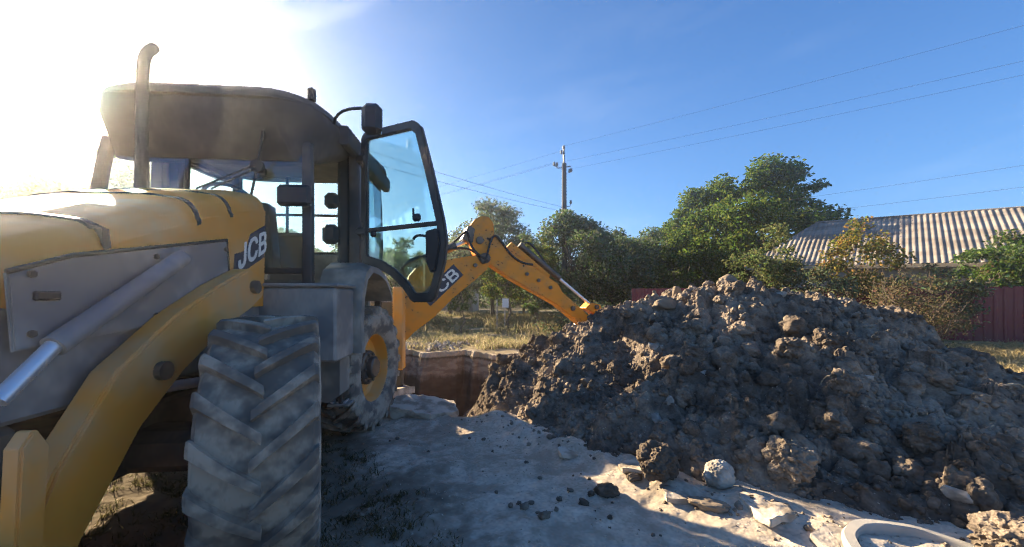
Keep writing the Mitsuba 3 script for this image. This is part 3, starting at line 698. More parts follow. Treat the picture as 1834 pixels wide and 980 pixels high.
# the open door on the left: built flat (a along it from the hinge, z up) and swung out
hx_, hy_ = 0.545, 0.985
def swung(ang_vec, org):
    d = A([ang_vec[0], ang_vec[1], 0.0]); d /= np.linalg.norm(d); n_ = np.cross(A([0, 0, 1.0]), d); m = np.eye(4)
    m[:3, 0], m[:3, 1], m[:3, 2], m[:3, 3] = d, n_, (0, 0, 1), org
    return m


DM = swung((0.891, -0.454), (-1.475, 3.84, 0))
dpoly = Polygon([(0.0, 3.10), (0.64, 3.09), (0.72, 3.02), (0.84, 2.63), (0.965, 2.17), (0.998, 1.985), (0.975, 1.80), (0.87, 1.47), (0.64, 1.465), (0.535, 1.59), (0.38, 1.71), (0.22, 1.79), (0.0, 1.85)]).buffer(-.06).buffer(.06).buffer(.025)
inner = dpoly.buffer(-.085).buffer(-.03).buffer(.03)
dk = part('door', plate(dpoly.difference(inner), 0.05, 0.012), 'black_metal', 30, m=DM, label='open glazed cab door with a black frame, swung outwards')
up_, lo_ = inner.intersection(sbox(-1, 2.155, 2, 4)).buffer(.012), inner.intersection(sbox(-1, 0, 2, 2.135)).buffer(.012)
kid(dk, 'upper_pane', plate(up_, 0.006, 0.001), 'glass', False, m=DM)
kid(dk, 'lower_pane', plate(lo_, 0.006, 0.001), 'glass', False, m=DM)
kid(dk, 'bar', plate(LineString([(0.07, 2.145), (0.93, 2.145)]).buffer(.02), 0.035, 0.006), 'black_metal', m=DM)
kid(dk, 'latch', cat(cbox((0.70, -.03, 2.21), (0.09, 0.05, 0.07), 0.02), cbox((0.66, -.03, 2.25), (0.015, 0.02, 0.10), 0.005)), 'black_plastic', m=DM)
kid(dk, 'latch', cbox((.16, -.03, 2.10), (.07, .05, .06), .02), 'black_plastic', m=DM)
kid(dk, 'handle', cat(plate(rounded([(0.80, 2.08), (0.95, 2.10), (0.97, 1.95), (0.92, 1.72), (0.86, 1.70), (0.81, 1.80)], .03), .09, .015), sweep([(0.82, -.03, 2.03), (0.74, -.06, 2.04), (0.69, -.06, 2.01)], .012, n=8, sub=3)), 'black_plastic', m=DM)
for z in (2.86, 2.14):
    kid(dk, 'hinge', cat(cbox((-0.03, -0.0, z), (0.16, 0.07, 0.09), 0.02), sweep([(0.0, 0, z - .09), (0.0, 0, z + .09)], .03, n=12)), 'black_metal', m=DM)
kid(dk, 'stay', sweep([(0.05, .02, 2.05), (-.05, .05, 2.0), (-.09, .07, 2.02)], .01, n=6), 'black_plastic', m=DM)

# rear mudguards: thick curved panels over the rear wheels
for sy in (1, -1):
    secs = []
    for (x, z) in [(0.90, 0.98), (0.93, 1.28), (0.88, 1.55), (0.76, 1.74), (0.55, 1.83), (0.25, 1.82), (-.05, 1.76), (-.30, 1.62), (-.42, 1.50)]:
        c = A([0.25, 0.9]); t = A([x, z]) - c; t /= np.linalg.norm(t); i_ = A([x, z]) - t * .10
        secs.append(A([(x, sy * .70, z), (x, sy * 1.02, z), (x - t[0] * .03, sy * 1.09, z - t[1] * .03), (i_[0], sy * 1.10, i_[1]), (i_[0], sy * .70, i_[1])][::sy]))
    part('mudguard', loft(secs), 'grey_panel', 45)

# rear frame, stabilisers, backhoe
part('rear_frame', cat(cbox((-1.28, 0, 1.14), (0.14, 2.0, 0.56), 0.02), cbox((-.95, 0, 0.98), (0.6, 0.8, 0.36), 0.03)), 'dark_steel')
for sy in (1, -1):
    sl = part('stabiliser', cat(cbox((-1.24, sy * 1.00, 1.03), (0.20, 0.15, 1.20), 0.015)), 'yellow_paint')
    kid(sl, 'foot', cat(cbox((-1.24, sy * 1.00, 0.30), (0.13, 0.11, 0.5), 0.01), cbox((-1.24, sy * 1.00, 0.045), (0.34, 0.34, 0.05), 0.015)), 'dark_steel')
PB = np.eye(4); tb = math.radians(70); PB[:3, 0], PB[:3, 1], PB[:3, 3] = (math.sin(tb), math.cos(tb), 0), (-math.cos(tb), math.sin(tb), 0), (-1.85, 5.75, 0)
part('kingpost', cat(cbox((-1.42, .72, 1.0), (0.16, 0.42, 0.85), 0.03), sweep([(-1.56, .74, .55), (-1.56, .74, 1.45)], .09, n=18)), 'dark_steel')
pin = lambda x, z, r, w: sweep([(x, -w / 2, z), (x, w / 2, z)], r, n=18)
boomp = Polygon([(-0.02, 0.92), (0.056, 1.149), (0.168, 1.374), (0.30, 1.80), (0.40, 1.92), (0.532, 1.975), (0.93, 2.07), (1.42, 2.165), (1.52, 2.13), (1.545, 2.02), (1.50, 1.92), (1.254, 1.706), (0.965, 1.474), (0.669, 1.179), (0.373, 0.96), (0.12, 0.70), (-0.02, 0.72)]).buffer(-.02).buffer(.04).buffer(-.02)
bo = part('boom', plate(boomp, 0.26, 0.018), 'worn_paint', 30, m=PB)
a_, b_ = A([0.48, 0, 1.30]), A([1.10, 0, 1.89]); e_ = (b_ - a_) / np.linalg.norm(b_ - a_); f_ = A([-e_[2], 0, e_[0]])
o_ = A([0.60, 0, 1.35])
pl = [o_ - f_ * .01, o_ + e_ * .70 - f_ * .01, o_ + e_ * .70 + f_ * .215, o_ - f_ * -.215]
pl = [(p[0], p[2]) for p in pl]
kid(bo, 'emblem', plate(pl, 0.27, 0.002), 'navy_print', 30, m=PB)
lt = letters('JCB', 0.165, (0, 0, 0), (1, 0, 0), (0, 0, 1)); lw = lt.vertices[:, 0].max()
lt = letters('JCB', 0.165, o_ + e_ * .045 + f_ * .02 + A([0, -.1345, 0]), e_ * (0.61 / lw), f_)
kid(bo, 'lettering', lt, 'white_print', False, m=PB, label='large white brand letters on the boom')
for (x, z, r) in ((0.06, .86, .07), (1.46, 2.10, .075), (1.30, 1.98, .03)):
    kid(bo, 'pin', pin(x, z, r, .36), 'dark_steel', m=PB)
dipp = Polygon([(1.225, 2.60), (1.318, 2.72), (1.42, 2.775), (1.543, 2.765), (1.615, 2.68), (1.63, 2.50), (1.70, 2.40), (1.86, 2.27), (2.636, 1.795), (2.775, 1.705), (2.861, 1.565), (3.272, 1.235), (3.46, 1.06), (3.48, 0.95), (3.40, 0.90), (3.30, 0.925), (2.742, 1.345), (1.929, 1.765), (1.514, 2.02), (1.40, 2.05), (1.30, 2.18), (1.215, 2.42)]).buffer(-.02).buffer(.04).buffer(-.02)
di = part('dipper', plate(dipp, 0.22, 0.018), 'worn_paint', 30, m=PB)
kid(di, 'cap_plate', plate([(1.86, 2.30), (1.945, 2.385), (2.07, 2.29), (2.64, 1.86), (2.62, 1.81), (1.90, 2.26)], 0.14, 0.008), 'worn_paint', 30, m=PB)
for (x, z, r) in ((1.47, 2.10, .085), (1.38, 2.38, .06), (2.19, 1.86, .03), (2.40, 1.76, .03), (2.62, 1.64, .03), (3.40, 0.98, .05), (3.05, 1.28, .04)):
    kid(di, 'pin', pin(x, z, r, .275), 'dark_steel', m=PB)
dr_ = part('dipper_ram', sweep([(0.50, 0, 2.06), (1.02, 0, 2.29)], 0.062, n=16), 'black_metal', m=PB)
kid(dr_, 'rod', sweep([(1.0, 0, 2.28), (1.30, 0, 2.42)], 0.03, n=14), 'chrome', m=PB)
kid(dr_, 'eye', plate(rounded([(1.10, 2.38), (1.20, 2.62), (1.30, 2.55), (1.26, 2.32)], .03), .30, .01), 'dark_steel', m=PB)
cr = part('crowd_ram', sweep([(2.10, 0, 2.36), (2.85, 0, 1.80)], 0.05, n=16), 'dark_steel', m=PB)
kid(cr, 'rod', sweep([(2.83, 0, 1.815), (3.50, 0, 1.32)], 0.026, n=14), 'chrome', m=PB)
lk = part('bucket_link', plate(rounded([(3.30, 1.28), (3.42, 1.38), (3.60, 1.34), (3.72, 1.10), (3.70, 0.92), (3.60, .88), (3.56, 1.10), (3.46, 1.20)], .02), .24, .01), 'worn_paint', 30, m=PB)
kid(lk, 'pin', cat(pin(3.52, 1.30, .04, .30), pin(3.64, .95, .04, .30)), 'dark_steel', m=PB)
bprof = LineString([(3.30, 0.98), (3.42, 0.93), (3.78, 0.88), (3.98, .62), (3.98, .32), (3.80, .08), (3.50, -.02)]).buffer(.022, cap_style=2)
bside = Polygon([(3.36, 0.94), (3.78, 0.88), (3.98, .62), (3.98, .32), (3.80, .08), (3.52, .0), (3.44, .45)])
bu = part('digging_bucket', cat(plate(bprof, .62, .004), *[plate(bside, .02, .003).apply_translation((0, s_ * .30, 0)) for s_ in (1, -1)]), 'dark_steel', 30, m=PB)
for i in range(4):
    kid(bu, 'tooth', cbox((3.40, -.24 + i * .16, -.03), (.22, .06, .045), .015), 'dark_steel', m=PB)
hs = [[(0.2, -.06, 1.75), (0.30, -.06, 2.0), (0.8, -.06, 2.2), (1.25, -.10, 2.22), (1.42, -.17, 2.02), (1.50, -.17, 2.20), (1.62, -.14, 2.46), (1.80, -.12, 2.30), (2.0, -.12, 2.1), (2.3, -.10, 2.02)],
      [(0.25, .05, 1.8), (0.40, .05, 2.08), (0.9, .05, 2.28), (1.15, -.14, 2.50), (1.22, -.16, 2.32), (1.36, -.17, 2.14), (1.5, -.17, 2.05)],
      [(2.2, .03, 2.38), (2.38, .02, 2.32), (2.6, .02, 2.04), (2.78, 0, 1.82)]]
for h_ in hs:
    part('hose', sweep(h_, .018, n=8, sub=5), 'hose', True, m=PB)
# ------------------------------------------------------------------ foliage
def leaf_cloud(pts, size, rg, col, spread=0.10, droop=0.3):
    """Leaf-shaped faces (two triangles folded along the midrib) at the points, in varied greens."""
    n = len(pts)
    t = rg.normal(size=(n, 3)); t[:, 2] = t[:, 2] * 0.6 - droop; t /= np.linalg.norm(t, axis=1, keepdims=True)
    s = np.cross(t, rg.normal(size=(n, 3))); s /= np.linalg.norm(s, axis=1, keepdims=True); nn = np.cross(t, s)
    L = size * rg.uniform(0.6, 1.3, n)[:, None]; w = 0.30 * L
    v = np.stack([pts, pts + t * L * .5 + s * w + nn * w * .35, pts + t * L, pts + t * L * .5 - s * w + nn * w * .35], 1).reshape(-1, 3)
    i = np.arange(n)[:, None] * 4
    f = np.vstack([i + [0, 1, 2], i + [0, 2, 3]])
    col = np.atleast_2d(A(col, float))
    c = col[rg.integers(len(col), size=n)] * rg.uniform(1 - 3 * spread, 1 + 3 * spread, (n, 1)) * (1 + spread * rg.normal(size=(n, 3)))
    return trimesh.Trimesh(v, f, process=False), np.repeat(np.clip(c, 0.005, 0.8), 4, 0)


def limb(p0, p1, r0, r1, rg, k=5, wob=0.08):
    u = np.linspace(0, 1, k)[:, None]; p = A(p0) + (A(p1) - A(p0)) * u; L = np.linalg.norm(A(p1) - A(p0))
    p[1:-1] += rg.normal(size=(k - 2, 3)) * L * wob
    return sweep(p, np.linspace(r0, r1, k), n=7)


GREEN = [(0.075, 0.125, 0.026), (0.105, 0.16, 0.035), (0.055, 0.10, 0.024)]
LIGHT = [(0.13, 0.175, 0.035), (0.10, 0.15, 0.03), (0.07, 0.115, 0.025)]
GREY = [(0.145, 0.185, 0.10), (0.11, 0.15, 0.08), (0.185, 0.215, 0.125)]
YELLOW = [(0.26, 0.22, 0.05), (0.17, 0.17, 0.045), (0.30, 0.19, 0.06), (0.11, 0.13, 0.035)]
BROWN = [(0.17, 0.125, 0.075), (0.13, 0.11, 0.055), (0.21, 0.16, 0.10), (0.10, 0.105, 0.045)]


def tree(key, label, cat_, x, y, h, rx, z0, nl, size, cols, seed, group=None, clusters=60, trunk=0.12, ry=None, lean=0.0, csize=0.2, top=1.0, var=0.42):
    """Trunk, limbs reaching to the leaf clumps, and a crown of separate leaves with gaps between the clumps."""
    rg = np.random.default_rng(seed); ry = ry or rx
    gz = float(ground_z(A([x]), A([y]))[0]); t = thing(key, label, cat_, group)
    c = A([x, y, gz + (h + z0) / 2]); rad = A([rx, ry, (h - z0) / 2])
    d = rg.normal(size=(clusters, 3)); d /= np.linalg.norm(d, axis=1, keepdims=True)
    rr = rg.uniform(0.25, 1.0, clusters) ** 0.45
    # lobed outline, broader below
    lob = 0.95 - 0.5 * var + var * meshkit.fbm(d * 1.7 + seed, 3, seed)
    q = d * (rr * lob)[:, None]; q[:, :2] *= (1 - 0.22 * q[:, 2:] * top)
    cc = c + q * rad; cc[:, 0] += lean * (cc[:, 2] - c[2])
    cs = csize * rad.min() * rg.uniform(0.55, 1.35, clusters)
    per = rg.multinomial(nl, cs ** 2 / (cs ** 2).sum())
    pts = []
    for k in range(clusters):
        g = rg.normal(size=(per[k], 3)); g /= np.linalg.norm(g, axis=1, keepdims=True) + 1e-9
        pts.append(cc[k] + g * (cs[k] * rg.uniform(0.05, 1.25, (per[k], 1)) ** 0.6) * A([1.15, 1.15, 0.8]))
    m, col = leaf_cloud(np.vstack(pts), size, rg, cols)
    put(t + '__crown', m, 'leaf', False, color=col)
    top_ = A([x + lean * h * .3, y, gz + z0 + 0.45 * (h - z0)])
    w = [limb((x, y, gz - 0.1), top_, trunk, trunk * .5, rg, 6, 0.03)]
    for k in rg.choice(clusters, min(clusters, 26), replace=False):
        u = rg.uniform(0.35, 1.0); p = A([x, y, gz]) + (top_ - A([x, y, gz])) * u
        w.append(limb(p, cc[k], trunk * .38 * (1.2 - .5 * u), trunk * .06, rg))
    put(t + '__trunk', cat(*w), 'bark', 40)
    return t


def shrub(key, label, x, y, h, r, nl, size, cols, seed, stems=9, group=None, cat_='shrub', upright=0.6, fill=1.0):
    """Several stems from the ground with leaves along them."""
    rg = np.random.default_rng(seed); gz = float(ground_z(A([x]), A([y]))[0]); t = thing(key, label, cat_, group)
    w, pts = [], []
    for k in range(stems):
        a = rg.uniform(0, 2 * np.pi); rr = r * math.sqrt(rg.random()); hh = h * rg.uniform(0.6, 1.0) * (1 - 0.35 * (rr / r) ** 2)
        b = A([x + rr * .25 * math.cos(a), y + rr * .25 * math.sin(a), gz - .05]); e = A([x + rr * math.cos(a), y + rr * math.sin(a), gz + hh])
        w.append(limb(b, e, 0.022 * h / 2.5, 0.005, rg, 5, 0.05))
        for j in range(5):
            u = rg.uniform(0.15, 0.95); p = b + (e - b) * u; q = p + rg.normal(size=3) * A([r, r, h * .4]) * .22 + A([0, 0, h * .06])
            w.append(limb(p, q, 0.010 * h / 2.5, 0.003, rg, 4, 0.06))
            n = max(2, int(nl / stems / 5)); uu = rg.uniform(0.1, 1.1, (n, 1))
            pts.append(p + (q - p) * uu + rg.normal(size=(n, 3)) * 0.11 * r * fill)
    m, col = leaf_cloud(np.vstack(pts), size, rg, cols, 0.12)
    put(t + '__leaves', m, 'leaf', False, color=col)
    put(t + '__stems', cat(*w), 'bark', 40)


tree('walnut_tree', 'big round dark green walnut tree behind the end of the slate roof', 'tree', 16.9, 28.0, 11.0, 5.9, 1.3, 56000, 0.28, GREEN + LIGHT[:2] + LIGHT[:1], 1, clusters=170, trunk=0.3, csize=0.155, top=0.3, var=0.26)
tree('broadleaf_tree', 'lighter green small tree in front of the left side of the big walnut', 'tree', 10.3, 22.5, 5.2, 2.3, 0.4, 14000, 0.2, LIGHT, 2, clusters=50)
tree('field_tree', 'grey green tree rising behind the digger elbow', 'tree', -1.3, 26, 7.7, 3.2, 1.2, 20000, 0.2, GREY, 3, clusters=80, trunk=0.16)
tree('field_tree', 'grey green tree round the foot of the power pole', 'tree', 3.1, 21, 6.2, 3.0, 1.0, 20000, 0.18, GREY + GREEN[:1], 4, clusters=80, trunk=0.16)
tree('field_tree', 'dense grey green tree right of the power pole', 'tree', 6.0, 23, 5.6, 2.4, 0.8, 16000, 0.18, GREY + GREEN[:1], 5, clusters=60)
tree('field_tree', 'thin topped green tree between the pole trees and the big walnut', 'tree', 9.2, 28, 6.4, 2.5, 0.8, 14000, 0.2, GREY + GREEN[:1], 6, clusters=46)
tree('field_tree', 'low broad tree behind the gap left of the walnut', 'tree', 12.6, 30, 6.0, 3.2, 0.3, 14000, 0.22, GREY + GREEN[:1], 12, clusters=56)
tree('field_tree', 'broad tree filling the gap behind the digger arm', 'tree', 0.9, 30, 6.4, 3.2, 0.3, 14000, 0.22, GREY + GREEN[:1], 13, clusters=56)
tree('field_tree', 'rounded grey green tree between the pole trees and the red fence end', 'tree', 7.9, 24.5, 5.4, 2.4, 0.3, 12000, 0.18, GREY + GREEN[:1], 14, clusters=50)
tree('fruit_tree', 'small yellow green fruit tree under the digger arm', 'tree', -0.15, 17, 3.6, 1.3, 1.1, 5200, 0.12, LIGHT + YELLOW[1:2], 7, clusters=30, trunk=0.06)
tree('fruit_tree', 'yellowish young tree behind the upper edge of the digger arm', 'tree', 1.2, 18.5, 4.4, 1.1, 1.6, 5000, 0.12, LIGHT + YELLOW[1:2], 8, clusters=26, trunk=0.05)
tree('sapling', 'young green sapling with a bare stem below the digger elbow', 'tree', -2.05, 15.5, 2.4, 0.8, 0.9, 2200, 0.10, GREY + GREEN, 9, clusters=14, trunk=0.04)
tree('sapling', 'young dark sapling right of the white notice board', 'tree', 0.95, 15.0, 2.1, 0.6, 0.7, 1800, 0.10, GREY + GREEN, 10, clusters=14, trunk=0.035)
tree('field_tree', 'light tree seen through the open cab door', 'tree', -6.2, 19, 4.3, 1.5, 0.4, 6000, 0.14, GREY + LIGHT[:1], 11, clusters=34)
for i, (x, y, h, r, lb) in enumerate([(-19.6, 14.0, 6.7, 2.3, 'leftmost washed out tree in the glare of the sun'), (-17.0, 14.4, 7.1, 1.7, 'tall washed out tree second from the left edge'), (-14.9, 14.8, 7.5, 1.5, 'tall tree close to the cab corner, in the glare'), (-23.5, 16, 6.6, 2.6, 'tree beyond the left edge of the bonnet')]):
    tree('tall_tree', lb, 'tree', x, y, h, r, 1.2, 11000, 0.2, GREEN, 20 + i, clusters=70, trunk=0.22, csize=0.2)
for i, (x, y, h, r) in enumerate([(-13.2, 21, 5.2, 2.0), (-10.4, 24, 5.4, 2.3), (-7.8, 27, 5.6, 2.4), (-4.6, 29, 5.8, 2.4), (-17.5, 24, 5.6, 2.6)]):
    tree('hedge_tree', 'low dark tree of the row behind the cab, seen through its glass', 'tree', x, y, h, r, 0.5, 7000, 0.22, GREEN + GREY, 30 + i, group='row of trees behind the cab', clusters=40)
tree('willow_shrub', 'slender pale willow like tree before the slate roof corner', 'tree', 9.25, 14.0, 4.2, 1.0, 0.5, 5200, 0.13, [(0.17, 0.19, 0.075), (0.13, 0.16, 0.06), (0.10, 0.125, 0.05)], 40, clusters=44, trunk=0.06, csize=0.28)
tree('yellow_shrub', 'yellowing tall shrub in front of the slate roof', 'tree', 11.8, 13.0, 4.1, 1.1, 0.9, 5000, 0.12, YELLOW, 41, clusters=48, trunk=0.05, csize=0.26)
tree('garden_bush', 'dark green bush left of the yellow shrub, below the eave', 'bush', 9.9, 12.4, 2.6, 1.1, 0.1, 5200, 0.10, GREY + BROWN[1:2], 42, clusters=40, trunk=0.04)
tree('garden_bush', 'dark green spreading bush over the red fence near the right edge', 'bush', 15.9, 12.8, 3.1, 1.6, 1.1, 5600, 0.12, GREEN + GREY[:1], 43, clusters=44, trunk=0.05, csize=0.24)
tree('garden_bush', 'tall dark bush before the slate roof at the right edge', 'bush', 18.2, 13.2, 3.9, 1.5, 1.1, 5600, 0.12, GREEN + BROWN[1:2], 44, clusters=40, trunk=0.05, csize=0.24)
tree('garden_bush', 'olive bush below the eave between the yellow shrub and the fence', 'bush', 12.7, 11.8, 2.5, 1.2, 0.3, 5200, 0.10, BROWN[1:] + GREY, 45, clusters=46, trunk=0.04)
shrub('dry_bush', 'brown half dry bush in front of the red fence right of the heap', 9.55, 9.6, 2.25, 1.35, 9000, 0.055, BROWN, 46, stems=26)
shrub('dry_bush', 'low brown bush at the left end of the dry bush by the heap top', 7.9, 10.2, 1.9, 0.9, 3600, 0.055, BROWN + GREY, 47, stems=16)
for i, (x, y, h, r) in enumerate([(1.9, 14.2, 1.2, 1.0), (2.9, 15.6, 1.3, 1.2), (-3.2, 16.5, 0.9, 0.9), (3.9, 13.2, 1.3, 0.9)]):
    shrub('field_bush', ['low brownish bush below the lower end of the digger arm', 'dark bush in the field behind the bucket', 'low bush in the field left of the sapling', 'green bush at the left end of the red fence'][i], x, y, h, r, 2600, 0.08, GREY + BROWN[1:2], 60 + i, stems=14)

# distant wood closing the view
rg = np.random.default_rng(77); pts = []
for k in range(420):
    a = rg.uniform(-1.25, 1.15); D = rg.uniform(45, 75); h = rg.uniform(2.5, 6.5) * D / 55
    pts.append(A([D * math.sin(a), D * math.cos(a), h * .45]) + rg.normal(size=(110, 3)) * A([h * .55, h * .55, h * .26]))
m, col = leaf_cloud(np.vstack(pts), 0.75, rg, GREEN + GREY, 0.1)
put('distant_trees', m, 'leaf', False, color=col, label='far belt of trees along the horizon', kind='stuff')


# ------------------------------------------------------------------ grass
def grass(key, label, xs, ys, hs, cols, rg, wd=0.012, bend=0.35, zf=None):
    n = len(xs); zs = (zf or ground_z)(xs, ys) - 0.01
    a = rg.uniform(0, 2 * np.pi, n); t = rg.normal(size=(n, 2)) * bend
    base = np.stack([xs, ys, zs], 1); s = np.stack([np.cos(a), np.sin(a), a * 0], 1) * (wd * rg.uniform(.6, 1.3, n))[:, None]
    mid = base + np.stack([t[:, 0] * hs * .25, t[:, 1] * hs * .25, hs * .55], 1); tip = base + np.stack([t[:, 0] * hs, t[:, 1] * hs, hs], 1)
    v = np.stack([base - s, base + s, mid + s * .7, mid - s * .7, tip], 1).reshape(-1, 3); i = np.arange(n)[:, None] * 5
    f = np.vstack([i + [0, 1, 2], i + [0, 2, 3], i + [3, 2, 4]])
    c = A(cols)[rg.integers(len(cols), size=n)] * rg.uniform(.7, 1.3, (n, 1))
    put(key, trimesh.Trimesh(v, f, process=False), 'leaf', False, color=np.repeat(c, 5, 0), label=label, kind='stuff')


DRY = [(0.36, 0.30, 0.18), (0.30, 0.26, 0.15), (0.44, 0.38, 0.25), (0.25, 0.25, 0.11)]


def tufts(n, per, x0, x1, y0, y1, rad, rg, dens=None):
    cx, cy = rg.uniform(x0, x1, n), rg.uniform(y0, y1, n)
    if dens is not None:
        k = dens(cx, cy) > rg.random(n); cx, cy = cx[k], cy[k]
    r = rad * rg.uniform(.4, 1.3, len(cx))
    xs = np.repeat(cx, per) + rg.normal(size=len(cx) * per) * np.repeat(r, per); ys = np.repeat(cy, per) + rg.normal(size=len(cx) * per) * np.repeat(r, per)
    return xs, ys, np.repeat(rg.uniform(.5, 1.2, len(cx)), per)


rg = np.random.default_rng(5)
xs, ys, k = tufts(1500, 26, -3.2, 1.2, 1.5, 4.6, 0.035, rg, lambda x, y: np.clip(-((x + 0.18) * 0.792 + (y - 2.3) * 0.611) * 4, 0, 1))
grass('short_grass', 'short dull grass and weeds in the shade beside the front tyre', xs, ys, (0.015 + 0.05 * rg.random(len(xs)) ** 2) * k, [(0.085, 0.08, 0.035), (0.055, 0.06, 0.025), (0.14, 0.12, 0.06)], rg, 0.004, 0.8)
xs, ys, k = tufts(2600, 22, -9, 5.5, 10.6, 15.5, 0.10, rg, lambda x, y: np.clip(1.6 - np.abs(y - 11.8) * .45, 0.12, 1) * np.clip(meshkit.fbm(np.stack([x * .6, y * .8, x * 0], 1), 3, 3) * 4 - 1.3, 0, 1))
grass('dry_grass', 'pale dry grass along the far side of the pit', xs, ys, (0.08 + 0.20 * rg.random(len(xs))) * k, DRY, rg, 0.010, 0.5)
xs, ys, k = tufts(2600, 20, -14, 12, 15, 30, 0.16, rg, lambda x, y: np.clip(meshkit.fbm(np.stack([x * .3, y * .4, x * 0], 1), 3, 8) * 4 - 1.3, 0.1, 1))
grass('field_grass', 'brownish dry weeds of the field below the trees', xs, ys, (0.15 + 0.3 * rg.random(len(xs))) * k, DRY + [(0.2, 0.15, 0.09), (0.16, 0.16, 0.06)], rg, 0.016, 0.5)
xs, ys, k = tufts(3600, 22, 5.6, 19, 5.0, 10.9, 0.09, rg, lambda x, y: np.clip((x - 5.4) * .8, 0, 1) * (0.35 + 0.65 * np.clip((y - 8) * .5, 0, 1)))
grass('straw_grass', 'straw coloured short grass before the red fence', xs, ys, (0.05 + 0.16 * rg.random(len(xs)) ** 2) * k, [(0.44, 0.36, 0.19), (0.36, 0.29, 0.14), (0.5, 0.42, 0.25)], rg, 0.009, 0.7)

# whitish rubble beyond the pit, behind the boom foot
rg = np.random.default_rng(55); xs, ys = rg.normal(-2.7, 0.65, 240), rg.normal(11.4, 0.45, 240)
put('rubble', scatter([angular(500 + i, 9) for i in range(4)], xs, ys, ground_z(xs, ys) + 0.04, 0.03 + 0.10 * rg.random(240) ** 2, rg), 'pale_stone', 50, label='scatter of whitish rubble beyond the pit behind the boom foot', kind='stuff')
# twig on the right flank
def stick(pts, r, mat, key, label, cat_):
    put(key, sweep(pts, A(r), n=7, sub=3), mat, 40, label, cat_)


zz = lambda x, y, h: (x, y, float(top_z(A([x]), A([y]))[0]) + h)
stick([zz(4.55, 3.62, .02), zz(4.72, 3.66, .10), zz(4.9, 3.7, .10), zz(5.02, 3.74, .04)], [.010, .009, .007, .004], 'wood', 'dry_twig', 'pale dry twig on the right flank of the heap', 'twig')
stick([zz(3.05, 3.5, .02), zz(3.0, 3.62, .10), zz(2.97, 3.72, .06)], [.009, .006, .004], 'wood', 'dry_twig', 'bent root sticking out of the middle of the heap face', 'twig')

# ------------------------------------------------------------------ red fence
fn = thing('metal_fence', 'dark red ribbed sheet metal fence behind the heap', 'fence')
F0, F1 = A([4.6, 14.8]), A([19.6, 10.6]); FL = np.linalg.norm(F1 - F0); fd = (F1 - F0) / FL; nsh = 13; sw_ = FL / nsh
for i in range(nsh):
    rib = []
    for j in range(5):
        u0 = j * sw_ / 5
        rib += [(u0, 0), (u0 + sw_ * .10, 0), (u0 + sw_ * .125, .022), (u0 + sw_ * .175, .022)]
    rib.append((sw_ + 0.02, 0.0)); rib = A(rib)
    o = .004 * (i % 2)
    lo, hi = [], []
    for u, d in rib:
        q = F0 + fd * (i * sw_ + u) + A([fd[1], -fd[0]]) * (d + o)
        lo.append((q[0], q[1], 0.05)); hi.append((q[0], q[1], 1.78 + .012 * math.sin(i * 2.3)))
    nb = len(rib); v = A(lo + hi); q = A([(k, k + 1, nb + k + 1, nb + k) for k in range(nb - 1)])
    put(fn + '__panel', (v, q), 'fence_red', False)
    q = F0 + fd * i * sw_ - A([fd[1], -fd[0]]) * .05
    put(fn + '__post', cbox((q[0], q[1], .85), (.06, .06, 1.8), .005), 'dark_steel')

# ------------------------------------------------------------------ house with the corrugated slate roof
RA, RB = A([17.56, 22.3, 5.72]), A([29.0, 11.1, 5.1]); rdir = (RB - RA); rdir[2] = 0; rl = np.linalg.norm(rdir); rdir /= rl
nrm = A([rdir[1], -rdir[0], 0]); nrm = nrm if nrm[1] < 0 else -nrm
drop, run, hipr = 2.65, 4.8, 2.5
hs_ = thing('farmhouse', 'long low house under a grey corrugated slate roof', 'house')


def corr(e0, e1, top0, top1, pitch=0.205, amp=0.018):
    """Corrugated sheet between an eave line e0-e1 and a shorter ridge line top0-top1: waves run straight down the slope."""
    e0, e1, top0, top1 = map(A, (e0, e1, top0, top1)); L = np.linalg.norm(e1 - e0); d = (e1 - e0) / L
    up = top0 - e0; ul = up - d * (up @ d); nrm_ = np.cross(d, ul); nrm_ /= np.linalg.norm(nrm_); nrm_ *= np.sign(nrm_[2])
    a, b = (top0 - e0) @ d, (top1 - e0) @ d
    u = np.arange(0, L, pitch / 8)
    hgt = np.where(u < a, u / max(a, 1e-6), np.where(u > b, (L - u) / max(L - b, 1e-6), 1.0))
    rows = []
    for s in (0, 0.33, 0.335, 0.66, 0.665, 1.0):
        k = np.minimum(s, hgt); lift = 0.014 * (s in (0.335, 0.665)) - 0.0
        rows.append(e0 + d * u[:, None] + ul * k[:, None] + nrm_ * (amp * np.cos(2 * np.pi * u / pitch) + lift + 0.012 * np.sin(u * 1.1))[:, None])
    n = len(u); v = np.vstack(rows)
    q = A([(r * n + i, r * n + i + 1, (r + 1) * n + i + 1, (r + 1) * n + i) for r in range(len(rows) - 1) for i in range(n - 1)])
    return v, q


def low(p, k): return p + nrm * k * run - A([0, 0, drop])
E0, E1 = low(RA - rdir * hipr, 1), low(RB + rdir * 0.4, 1); G0, G1 = low(RA - rdir * hipr, -1), low(RB + rdir * .4, -1)
rf = put(hs_ + '__roof', corr(E0, E1, RA, RB + rdir * .4), 'slate', 40)
put(rf + '__back_slope', corr(G0, G1, RA, RB + rdir * .4), 'slate', 40)
put(rf + '__hip', corr(G0, E0, RA, RA), 'slate', 40)
put(rf + '__ridge_cap', sweep([RA + (0, 0, .02), RB + (0, 0, .02)], .09, .05, n=10), 'slate')
wi = .45
wp_ = [low(RA - rdir * (hipr - .45), 1 - wi / run), low(RB, 1 - wi / run), low(RB, -(1 - wi / run)), low(RA - rdir * (hipr - .45), -(1 - wi / run))]
pg = Polygon([p[:2] for p in wp_]); wall = trimesh.creation.extrude_polygon(pg.difference(pg.buffer(-.25, join_style=2)), 3.0, engine='earcut'); wall.apply_translation((0, 0, -.1))
put(hs_ + '__wall', wall, 'plaster', False)
